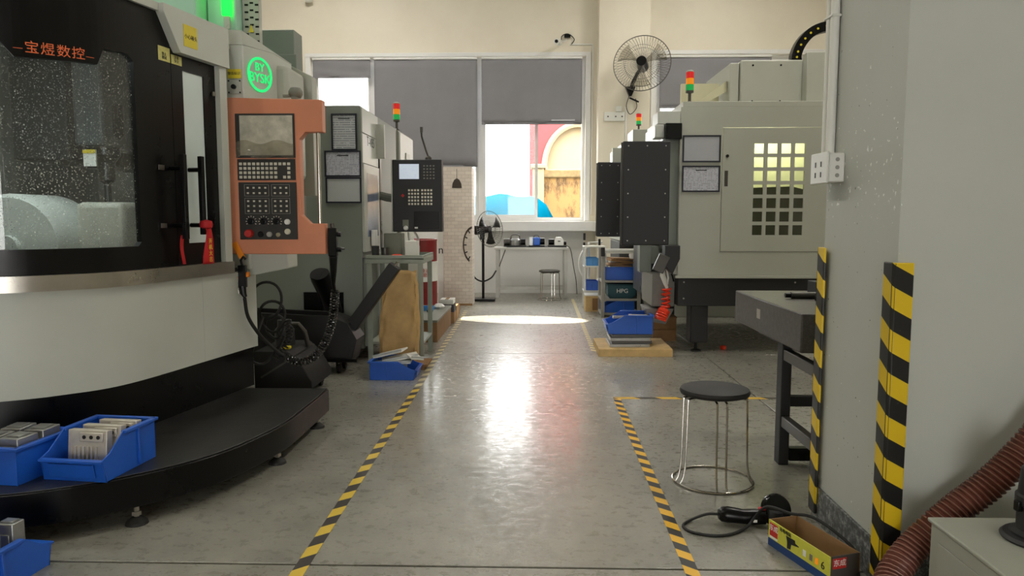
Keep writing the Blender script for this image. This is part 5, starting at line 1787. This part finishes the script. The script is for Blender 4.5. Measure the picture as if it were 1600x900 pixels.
def fan_cage(mb, c, Rr, depth, Mx_, spokes, wire):
    for k_ in range(spokes):
        a = 2 * PI * k_ / spokes
        for sgn in (1, -1):
            pts = []
            for i in range(6):
                t = i / 5
                r = Rr * (0.16 + 0.84 * t)
                pts.append(c + Mx_ @ Vector((r * math.cos(a + 0.18 * t), r * math.sin(a + 0.18 * t), sgn * depth * (1 - t ** 3))))
            mb.tube(pts, wire, 3, cap=False)
    for rr, zz, w in ((1.0, 0, 3.2), (0.62, depth * 0.76, 1.2), (0.62, -depth * 0.76, 1.2), (0.16, depth, 1.5), (0.16, -depth, 1.5)):
        mb.tube([c + Mx_ @ Vector((Rr * rr * math.cos(2 * PI * i / 48), Rr * rr * math.sin(2 * PI * i / 48), zz)) for i in range(48)], wire * w, 5, True)


def fan_blades(t, c, Rr, Mx_, mat, name='blade'):
    for k_ in range(3):
        def fn(u, v, k_=k_):
            a = 2 * PI * k_ / 3 + 0.5 + (v - 0.5) * (0.35 + 0.5 * u)
            r = Rr * (0.12 + 0.74 * u)
            return c + Mx_ @ Vector((r * math.cos(a), r * math.sin(a), 0.05 * (v - 0.5) * (1.2 - u)))
        MB().grid(fn, 8, 5).build(name, mat, t, solid=0.003)


wf_ = thing('wall_fan', 'large black wire wall fan bracketed to the column between the windows', 'fan', (1.55, 11.9, 3.15))
cF = Vector((1.63, 11.42, 3.55))
MF = (Matrix.Rotation(R(-14), 4, 'Z') @ Matrix.Rotation(R(80), 4, 'X')).to_3x3()
cg = MB()
fan_cage(cg, cF, 0.425, 0.085, MF, 56, 0.0022)
stuff(cg.build('cage', M['darksteel'], wf_))
fan_blades(wf_, cF, 0.425, MF, mat_glass('clear_grey_blade', (0.86, 0.85, 0.82), 0.6, 0.12, (150, 146, 134)))
MB().cyl(cF + MF @ Vector((0, 0, 0.10)), cF + MF @ Vector((0, 0, -0.16)), 0.075, 0.085, 20).build('motor', M['black'], wf_)
MB().tube([cF + MF @ Vector((0, 0, -0.12)), Vector((1.58, 11.56, 3.42)), Vector((1.53, 11.7, 3.30)), Vector((1.52, 11.88, 3.22))], 0.028, 10).build('arm', M['black'], wf_)
MB().prism([(1.44, 3.28), (1.60, 3.28), (1.54, 3.14), (1.50, 3.14)], 'xz', 11.84, 11.919).build('bracket', M['black'], wf_)
MB().tube(spline([(1.50, 11.86, 3.14), (1.46, 11.86, 2.98), (1.52, 11.86, 2.86), (1.62, 11.86, 2.96), (1.60, 11.86, 3.10)], 6), 0.006, 6).build('cord', M['black'], wf_)
bx('switch_arm', M['black'], wf_, -0.08, 0.08, -0.012, 0.012, -0.012, 0.012, 0.003, rot((1.58, 11.87, 3.08), 0, R(24), 0))

pf = thing('pedestal_fan', 'black pedestal fan with wire cage turned towards the bench', 'fan', (-0.75, 11.2, 0))
bx('base', M['black'], pf, -0.93, -0.56, 11.02, 11.34, 0.0, 0.035, 0.014)
MB().cyl((-0.745, 11.18, 0.035), (-0.745, 11.18, 0.98), 0.02, n=12).build('pole', M['black'], pf)
cP = Vector((-0.64, 11.16, 1.08))
MP = (Matrix.Rotation(R(48), 4, 'Z') @ Matrix.Rotation(R(84), 4, 'X')).to_3x3()
cg2 = MB()
fan_cage(cg2, cP, 0.27, 0.06, MP, 40, 0.0016)
stuff(cg2.build('cage', M['darksteel'], pf))
fan_blades(pf, cP, 0.27, MP, M['black'])
MB().cyl(cP, Vector((-0.86, 11.30, 1.06)) * 1.0, 0.05, 0.075, 16).build('motor', M['black'], pf)
MB().box(-0.79, -0.72, 11.13, 11.23, 0.92, 1.04).build('neck', M['black'], pf, 0.01)
MB().tube(spline([(-0.90, 11.2, 0.50), (-0.87, 11.1, 0.36), (-0.75, 11.06, 0.30), (-0.62, 11.1, 0.35), (-0.55, 11.18, 0.45)], 6), 0.012, 8).build('cord_hanger', M['black'], pf)

cv = thing('security_camera', 'small white security camera on a bracket above the window corner', 'camera', (0.4, 12.1, 4.0))
MB().cyl((0.37, 11.96, 4.0), (0.42, 12.12, 4.02), 0.05, n=18).build('housing', M['pvc'], cv)
MB().cyl((0.3685, 11.955, 4.0), (0.3635, 11.94, 3.998), 0.026, n=14).build('lens', M['black'], cv)
MB().tube([(0.41, 12.1, 4.02), (0.50, 12.2, 4.06), (0.54, 12.279, 4.10)], 0.014, 8).build('bracket', M['pvc'], cv)
MB().tube(spline([(0.46, 12.22, 4.02), (0.46, 12.24, 4.14), (0.56, 12.25, 4.18), (0.66, 12.25, 4.10), (0.62, 12.25, 4.02)], 6), 0.007, 6).build('cable', M['black'], cv)
bx('plug', M['black'], cv, 0.50, 0.60, 12.23, 12.27, 4.12, 4.17, 0.004)
cdt = MB()
cdt.box(0.60, 0.965, 12.26, 12.279, 4.01, 4.03).box(0.945, 0.965, 12.26, 12.279, 1.3, 4.01)
tag(cdt.build('wall_trunking', M['pvc'], None, 0.002), 'thin white cable trunking beside the column from the security camera', 'trunking')
spn = thing('wall_socket', 'white socket panel on the column beneath the wall fan', 'socket', (1.28, 11.9, 2.75))
bx('plate', M['pvc'], spn, 1.12, 1.44, 11.895, 11.919, 2.76, 2.90, 0.004)
for x in (1.18, 1.30, 1.40):
    bx('outlet', M['darksteel'], spn, x - 0.012, x + 0.012, 11.892, 11.8945, 2.82, 2.84)
bx('switch_box', M['pvc'], spn, 1.30, 1.39, 11.88, 11.919, 2.905, 2.99, 0.006)
bx('trunk', M['pvc'], spn, 1.45, 1.475, 11.90, 11.919, 1.9, 2.98, 0.002)
wsn = thing('wall_sensor', 'small grey fitting high on the wall left of the wide window', 'sensor', (-3.6, 12.2, 4.72))
MB().lathe([(0.06, 0), (0.07, -0.02), (0.05, -0.05), (0, -0.06)], 16, (-3.6, 12.18, 4.74)).build('dome', M['pvc'], wsn)
bx('mount', M['darksteel'], wsn, -3.63, -3.57, 12.18, 12.279, 4.741, 4.76)

# ================================================================== FOREGROUND RIGHT
def corner_guard(label, x, y, sy, z0, z1):
    """L-shaped rubber corner guard; sy = -1 wraps the near corner, +1 the far one"""
    o = 0.002
    t = 0.010
    w = 0.058
    pts = [(x - o - t, y + sy * (o + t)), (x - o - t, y - sy * w), (x - o, y - sy * (w + 0.004)), (x - o, y + sy * o), (x + w, y + sy * o), (x + w - 0.004, y + sy * (o + t))]
    pts = pts[:1] + pts[1:]
    pts[0] = (x - o - t, y + sy * (o + t * 0.3))
    pts.append((x - o - t * 0.3, y + sy * (o + t)))
    gd = thing('corner_guard', label, 'guard', (x, y, z0))
    MB().prism(pts, 'xy', z0, z1).build('rubber_profile', stripes('hazard_guard_%d' % sy, (0.55, -0.55, 1.0), 0.142, 0.5, (224, 190, 26), (20, 20, 20), 0.4, 0.12), gd, 0.003)
    MB().prism([(x - o - t * 1.05, y + sy * (o + t * 0.2)), (x - o - t * 0.2, y + sy * (o + t * 1.05)), (x - o - t * 0.25, y + sy * (o + t * 0.7)), (x - o - t * 0.7, y + sy * (o + t * 0.25))], 'xy', z0 + 0.002, z1 - 0.002).build('crease_line', M['rubber'], gd)
    return gd


corner_guard('yellow and black corner guard on the pier edge beside the brown hose', PX - 0.012, PY0 - 0.012, -1, 0.035, 1.105)
corner_guard('yellow and black corner guard on the pier edge beside the granite table', PX - 0.012, PY1, 1, 0.035, 1.13)
cdu = thing('conduit_pipe', 'pair of white conduit pipes running up the pier to the ceiling', 'pipe', (1.16, 3.0, 1.5))
for y in (2.985, 3.026):
    MB().cyl((PX - 0.019, y, 1.495), (PX - 0.019, y, cz), 0.017, n=14).build('pipe', M['pvc'], cdu)
bx('coupling', M['pvc'], cdu, PX - 0.04, PX - 0.001, 2.965, 3.046, 2.02, 2.03, 0.003)
skb = thing('socket_box', 'white wall socket box on the pier under the conduit pipes', 'socket', (1.15, 3.0, 1.38))
bx('back_box', M['pvc'], skb, PX - 0.062, PX - 0.0005, 2.88, 3.03, 1.385, 1.495, 0.006)
bx('face_plate', M['pvc'], skb, PX - 0.072, PX - 0.0625, 2.872, 3.038, 1.38, 1.50, 0.004)
for (y, z) in ((2.93, 1.455), (2.93, 1.415), (2.985, 1.455), (2.985, 1.415)):
    bx('slot', M['inkblack'], skb, PX - 0.0735, PX - 0.0722, y - 0.005, y + 0.005, z - 0.010, z + 0.010)
for z in (1.47, 1.44, 1.41):
    MB().cyl((PX - 0.03, 2.8795, z), (PX - 0.03, 2.878, z), 0.008, n=10).build('knockout', P('grey_knockout', (150, 148, 142), 0.5), skb)

# granite surface plate on its steel stand
sp_ = thing('surface_plate', 'thick black granite surface plate on a dark steel stand beside the pier', 'table', (1.6, 3.85, 0))
gp = bx('granite_slab', M['granite'], sp_, 1.205, 2.1, 3.33, 4.42, 0.642, 0.82, 0.006)
bx('name_plate', M['steel'], gp, 1.2025, 1.2045, 3.93, 3.985, 0.715, 0.765)
lgs = MB
for (x, y) in ((1.25, 3.70), (1.96, 3.70), (1.25, 3.17), (1.96, 3.17)):
    bx('leg', M['blackm'], sp_, x, x + 0.05, y, y + 0.075, 0.0, 0.6415, 0.004)
for z in (0.54, 0.20):
    for x in (1.255, 1.965):
        bx('rail', M['darksteel'], sp_, x, x + 0.04, 3.246, 3.699, z, z + 0.055, 0.004)
bx('foot_beam', M['black'], sp_, 1.301, 1.959, 3.70, 3.76, 0.02, 0.085, 0.008)
bx('cross_beam', M['blackm'], sp_, 1.301, 1.959, 3.71, 3.765, 0.30, 0.35, 0.004)
bx('top_beam', M['blackm'], sp_, 1.28, 2.0, 3.78, 4.2, 0.60, 0.6415, 0.004)
hg = thing('test_bar', 'dark cylindrical test bar lying on the granite plate', 'gauge', (1.45, 3.95, 0.82))
MB().cyl((1.375, 3.97, 0.8385), (1.62, 3.97, 0.8385), 0.018, n=16).build('bar', M['darksteel'], hg)
MB().cyl((1.345, 3.97, 0.8385), (1.374, 3.97, 0.8385), 0.013, n=12).build('end_screw', M['black'], hg)
vb1 = thing('height_block', 'dark steel angle block with a bright bar on the granite plate', 'gauge', (1.55, 3.9, 0.82))
vm = MB()
vm.box(1.46, 1.68, 3.70, 3.86, 0.8205, 0.848)
vm.build('base', M['black'], vb1, 0.003)
MB().box(1.545, 1.70, 4.05, 4.2, 0.8205, 0.90).build('block', M['blackm'], vb1, 0.003)
MB().box(1.505, 1.70, 3.75, 3.80, 0.8485, 0.872).build('bright_bar', M['chrome'], vb1, 0.004)

round_stool('round stool with dark padded seat beside the floor tape', (0.862, 3.47, 0))

# angle grinder on the floor
agd = thing('angle_grinder', 'black angle grinder with shiny disc guard lying on the floor', 'grinder', (0.9, 2.97, 0))
Yg = 2.955
bd = MB()
bd.tube([(0.765, Yg + 0.01, 0.040), (0.775, Yg + 0.01, 0.040), (0.80, Yg + 0.008, 0.040), (0.845, Yg + 0.004, 0.036), (0.86, Yg, 0.035), (0.90, Yg, 0.034), (0.95, Yg, 0.034)], [0.02, 0.029, 0.033, 0.031, 0.029, 0.032, 0.030], 16)
bd.build('handle_body', M['black'], agd)
MB().lathe([(0.0, 0.0), (0.034, 0.0), (0.036, 0.03), (0.028, 0.05), (0, 0.05)], 18, (0.985, Yg - 0.005, 0.012), Matrix.Rotation(R(8), 4, 'Y')).build('gear_head', M['blackm'], agd)
Mg = (Matrix.Rotation(R(12), 4, 'Z') @ Matrix.Rotation(R(62), 4, 'X')).to_4x4()
MB().lathe([(0.0, 0.016), (0.055, 0.014), (0.063, 0.0), (0.063, -0.016), (0.058, -0.016), (0.057, -0.002), (0, 0.008)], 28, (1.005, Yg + 0.02, 0.060), Mg).build('disc_guard', P('gloss_black', (14, 14, 15), 0.12, 0.3), agd)
MB().cyl(Vector((1.005, Yg + 0.02, 0.060)) + Mg.to_3x3() @ Vector((0, 0, -0.006)), Vector((1.005, Yg + 0.02, 0.060)) + Mg.to_3x3() @ Vector((0, 0, -0.009)), 0.055, n=24).build('disc', M['darksteel'], agd)
bx('switch', M['redr'], agd, 0.925, 0.95, Yg - 0.012, Yg + 0.012, 0.0645, 0.072, 0.002)
bx('badge', M['inkwhite'], agd, 0.895, 0.91, Yg - 0.034, Yg - 0.032, 0.024, 0.034)
cp_ = spline([(0.765, 2.965, 0.040), (0.72, 2.975, 0.035), (0.66, 2.98, 0.010), (0.615, 2.93, 0.006), (0.63, 2.87, 0.006), (0.70, 2.835, 0.006), (0.78, 2.845, 0.006), (0.86, 2.90, 0.012), (0.90, 2.905, 0.06), (0.93, 2.86, 0.115), (1.0, 2.80, 0.112), (1.06, 2.76, 0.118), (1.10, 2.66, 0.112), (1.14, 2.55, 0.08), (1.13, 2.50, 0.03), (1.11, 2.44, 0.006)], 6)
tag(MB().tube([tuple(p) for p in cp_], 0.006, 8).build('grinder_cord', M['rubber']), 'black power cord looping from the angle grinder over the tool carton', 'cord')

# tool carton
a_ = math.atan2(2.455 - 2.776, 1.014 - 0.909)
tcn = thing('tool_carton', 'open yellow and blue tool carton with red labels on the floor', 'carton', (0.909, 2.776, 0), a_)
Lc, Wc, Hc, th = 0.338, 0.125, 0.10, 0.004
TM = Matrix.Translation((0.909, 2.776, 0)) @ Matrix.Rotation(a_, 4, 'Z')     # local x along the long side, y to the pier


def tb_(name, mt, x0, x1, y0, y1, z0, z1, par=tcn):
    return bx(name, mt, par, x0, x1, y0, y1, z0, z1, 0, TM)


cy = P('yellow_carton_print', (206, 204, 72), 0.5, var=0.1, vs_=22)
fr_ = tb_('long_side', cy, 0, Lc, 0, th, 0.0, Hc)
tb_('blue_band', P('blue_carton_print', (28, 62, 116), 0.5), 0, Lc, -0.0006, -0.0001, 0.0, 0.03, fr_)
tb_('red_logo', M['inkred'], 0.008, 0.055, -0.0006, -0.0001, 0.042, 0.092, fr_)
text('lettering', '东成', 0.026, M['inkwhite'], fr_, TM @ facing((0.0315, -0.001, 0.073), (1, 0, 0)))
tb_('white_strip', M['inkwhite'], 0.008, 0.055, -0.0006, -0.0001, 0.033, 0.0405, fr_)
dp = MB()
dp.prism([(0.105, 0.078), (0.155, 0.080), (0.158, 0.070), (0.178, 0.0665), (0.178, 0.064), (0.158, 0.060), (0.135, 0.056), (0.132, 0.036), (0.112, 0.033), (0.112, 0.056)], 'xz', -0.0008, -0.0002, TM)
dp.build('drill_picture', M['inkblack'], fr_)
for x, cc_ in ((0.20, M['inkwhite']), (0.235, P('grey_pic', (120, 116, 108), 0.5)), (0.265, M['amber'])):
    tb_('small_picture', cc_, x, x + 0.016, -0.0007, -0.0001, 0.045, 0.068, fr_)
text('lettering', '6', 0.04, M['inkblack'], fr_, TM @ facing((0.305, -0.001, 0.055), (1, 0, 0)))
text('lettering', '充电电钻', 0.017, M['inkblack'], fr_, TM @ facing((0.10, -0.001, 0.088), (1, 0, 0)))
tb_('far_side', M['card'], 0, Lc, Wc - th, Wc, 0.0, Hc)
tb_('end_flap', M['card'], 0, th, th, Wc - th, 0.0, Hc)
ef = tb_('end_face', P('grey_carton_print', (74, 70, 68), 0.5), Lc - th, Lc, th, Wc - th, 0.0, Hc)
tb_('red_logo', M['inkred'], Lc, Lc + 0.0006, 0.012, 0.068, 0.055, 0.092, ef)
text('lettering', '东成', 0.026, M['inkwhite'], ef, TM @ facing((Lc + 0.001, 0.04, 0.074), (0, 1, 0)))
tb_('bottom', M['card'], th, Lc - th, th, Wc - th, 0.002, 0.006)
bk = thing('paper_booklet', 'white booklet standing inside the open tool carton', 'booklet', TM @ Vector((0.24, 0.03, 0.006)))
bx('cover', M['inkwhite'], bk, 0.17, 0.29, 0.008, 0.018, 0.007, 0.092, 0.002, TM)
bx('cover_stripe', M['redr'], bk, 0.17, 0.29, 0.0185, 0.0195, 0.05, 0.07, 0, TM)

# ribbed brown hose along the pier
hpth = spline([(1.09, 2.20, 0.075), (1.135, 2.28, 0.115), (1.225, 2.33, 0.195), (1.345, 2.335, 0.312), (1.455, 2.335, 0.405), (1.56, 2.33, 0.525), (1.66, 2.32, 0.68), (1.74, 2.31, 0.86)], 26)
hr = [0.046 + 0.0045 * math.sin(i * 2 * PI / 3.0) for i in range(len(hpth))]
hz = thing('ribbed_hose', 'brown ribbed suction hose rising behind the grey cabinet', 'hose', (1.4, 2.33, 0.03))
MB().tube([tuple(p) for p in hpth], hr, 16).build('hose_wall', M['hose'], hz)
hl = [0.0]
for a, b in zip(hpth[:-1], hpth[1:]):
    hl.append(hl[-1] + (b - a).length)
helix(hpth, 0.0485, int(hl[-1] / 0.017), 0.0022, 4, 14).build('spiral_wire', P('hose_wire', (150, 110, 96), 0.4), hz)
# grey cabinet
gc = thing('grey_cabinet', 'low grey metal cabinet standing before the pier and ribbed hose', 'cabinet', (1.6, 1.9, 0))
bx('carcass', M['slate'], gc, 1.195, 2.0, 1.55, 2.18, 0.0, 0.343, 0.004)
bx('top', M['slate'], gc, 1.187, 2.008, 1.542, 2.188, 0.3435, 0.356, 0.004)
bx('side_panel', M['slate'], gc, 1.1905, 1.1945, 1.60, 2.13, 0.05, 0.30, 0.002)
bx('plinth', M['black'], gc, 1.1865, 1.1945, 1.55, 2.18, 0.0, 0.04)
vc = thing('vacuum_motor', 'dark vacuum motor with a round base standing on the grey cabinet', 'motor', (1.415, 2.03, 0.356))
MB().lathe([(0.095, 0), (0.098, 0.006), (0.09, 0.014), (0.075, 0.016), (0.075, 0.022), (0.06, 0.03), (0.06, 0.10), (0.066, 0.10), (0.066, 0.125), (0.06, 0.13), (0.055, 0.20), (0.03, 0.22), (0, 0.22)], 32, (1.415, 2.03, 0.3565)).build('housing', M['blackm'], vc)
bx('clip', M['black'], vc, 1.34, 1.3548, 2.02, 2.04, 0.44, 0.47, 0.003)
MB().cyl((1.415, 2.03, 0.5765), (1.415, 2.03, 0.60), 0.03, n=18).build('outlet', M['redp'], vc)

# ================================================================== NEAR LEFT BINS AND CASTINGS
def casting(label, loc, rx, rz, w=0.13, h=0.15, d=0.035, mt='alu', detail=True, group=None):
    t = thing('metal_casting', label, 'casting', (0, 0, 0), 0, group)
    b = MB().box(-w / 2, w / 2, -d / 2, d / 2, 0, h).build('block', M[mt], t, 0.003)
    if detail:
        for i in range(7):
            x = -w * 0.40 + i * w * 0.105
            MB().box(x, x + w * 0.05, -d / 2 - 0.012, -d / 2 - 0.0002, h * 0.06, h * 0.60).build('fin', M[mt], t, 0.001)
        MB().box(-w * 0.18, w * 0.42, -d / 2 - 0.008, -d / 2 - 0.0002, h * 0.72, h * 0.94).build('boss', M[mt], t, 0.003)
        for x in (-w * 0.05, w * 0.13, w * 0.31):
            MB().cyl((x, -d / 2 - 0.0082, h * 0.83), (x, -d / 2 - 0.0098, h * 0.83), 0.008, n=14).build('hole', M['inkblack'], t)
    else:
        MB().box(-w * 0.3, w * 0.3, -d / 2 - 0.004, -d / 2 - 0.0002, h * 0.3, h * 0.8).build('rib', M[mt], t, 0.002)
        MB().box(-w * 0.35, w * 0.35, -d * 0.3, d * 0.3, h + 0.0002, h + 0.006).build('lip', M[mt], t, 0.001)
    t.location = loc
    t.rotation_euler = (rx, 0, rz)
    return t


bin_at('blue bin on the platform holding upright finned castings', (-1.790, 2.965, 0.2125), R(-6), 0.27, 0.32, 0.175)
casting('finned casting with three holes standing foremost in the blue bin', (-1.805, 2.90, 0.225), R(-6), R(-6), 0.172, 0.165)
casting('finned casting standing directly behind the foremost one in the bin', (-1.785, 2.965, 0.225), R(-6), R(-6), 0.172, 0.168)
casting('rearmost finned casting leaning at the back of the blue bin', (-1.755, 3.035, 0.225), R(-5), R(-6), 0.172, 0.170)
bin_at('blue bin on the platform with grey milled blocks laid flat', (-2.10, 2.90, 0.2125), R(-98), 0.29, 0.26, 0.15)
for i, (x, y, z) in enumerate(((-2.045, 2.835, 0.222), (-2.15, 2.85, 0.222), (-2.03, 2.955, 0.222), (-2.14, 2.97, 0.222))):
    casting(('grey milled block at the open corner of the flat-laid bin', 'grey milled block next to the bin wall of the flat-laid bin', 'grey milled block at the back beside the finned castings', 'grey milled block at the far back of the flat-laid bin')[i], (x, y, z), R(0), R(-10 + 3 * i), 0.085, 0.165, 0.10, 'alud', False)
bin_at('blue bin on the floor with shiny blocks beside the platform', (-1.895, 2.385, 0.0), R(174), 0.27, 0.32, 0.15)
for i, (x, y) in enumerate(((-1.825, 2.46), (-1.91, 2.45), (-1.84, 2.36))):
    casting(('shiny milled block near the open lip, against the side wall of the floor bin', 'shiny milled block near the open lip, in the middle of the floor bin', 'shiny milled block against the side wall of the floor bin, behind the lip one')[i], (x, y, 0.007), R(0), R(-6), 0.065, 0.185, 0.055, 'alud', False)

bin_at('blue bin on the floor in front of the kraft bag holding pale sheets', (-1.085, 5.76, 0.0), R(90), 0.30, 0.34, 0.145)
for i, (x, y, z, ry, rz, w) in enumerate(((-1.10, 5.74, 0.118, -3, 4, 0.15), (-1.05, 5.79, 0.146, -8, 14, 0.14), (-1.13, 5.82, 0.176, -14, -6, 0.12), (-0.915, 5.70, 0.165, 8, 22, 0.05))):
    t = thing('plastic_sheet_part', ('pale plastic part lying lowest in the bin before the kraft bag', 'pale plastic part tilted in the middle of the bin before the kraft bag', 'pale plastic part lying on top in the bin before the kraft bag', 'small pale plastic part over the open lip of that bin')[i], 'part', (x, y, z))
    Mt = rot((x, y, z), 0, R(ry), R(rz))
    bx('sheet', M['pvc'], t, -w, w, -0.09, 0.09, -0.006, 0.006, 0.002, Mt)
    bx('raised_edge', M['blankpaper'], t, -w, w, -0.09, -0.078, 0.0062, 0.02, 0.001, Mt)
bx_ = thing('support_block', 'pale foam block under the plastic parts inside the floor bin', 'block', (-1.1, 5.77, 0.007))
bx('foam', M['blankpaper'], bx_, -1.20, -1.0, 5.70, 5.84, 0.007, 0.106, 0.004)
bx('foam_strap', M['card'], bx_, -1.12, -1.08, 5.695, 5.845, 0.1062, 0.108)
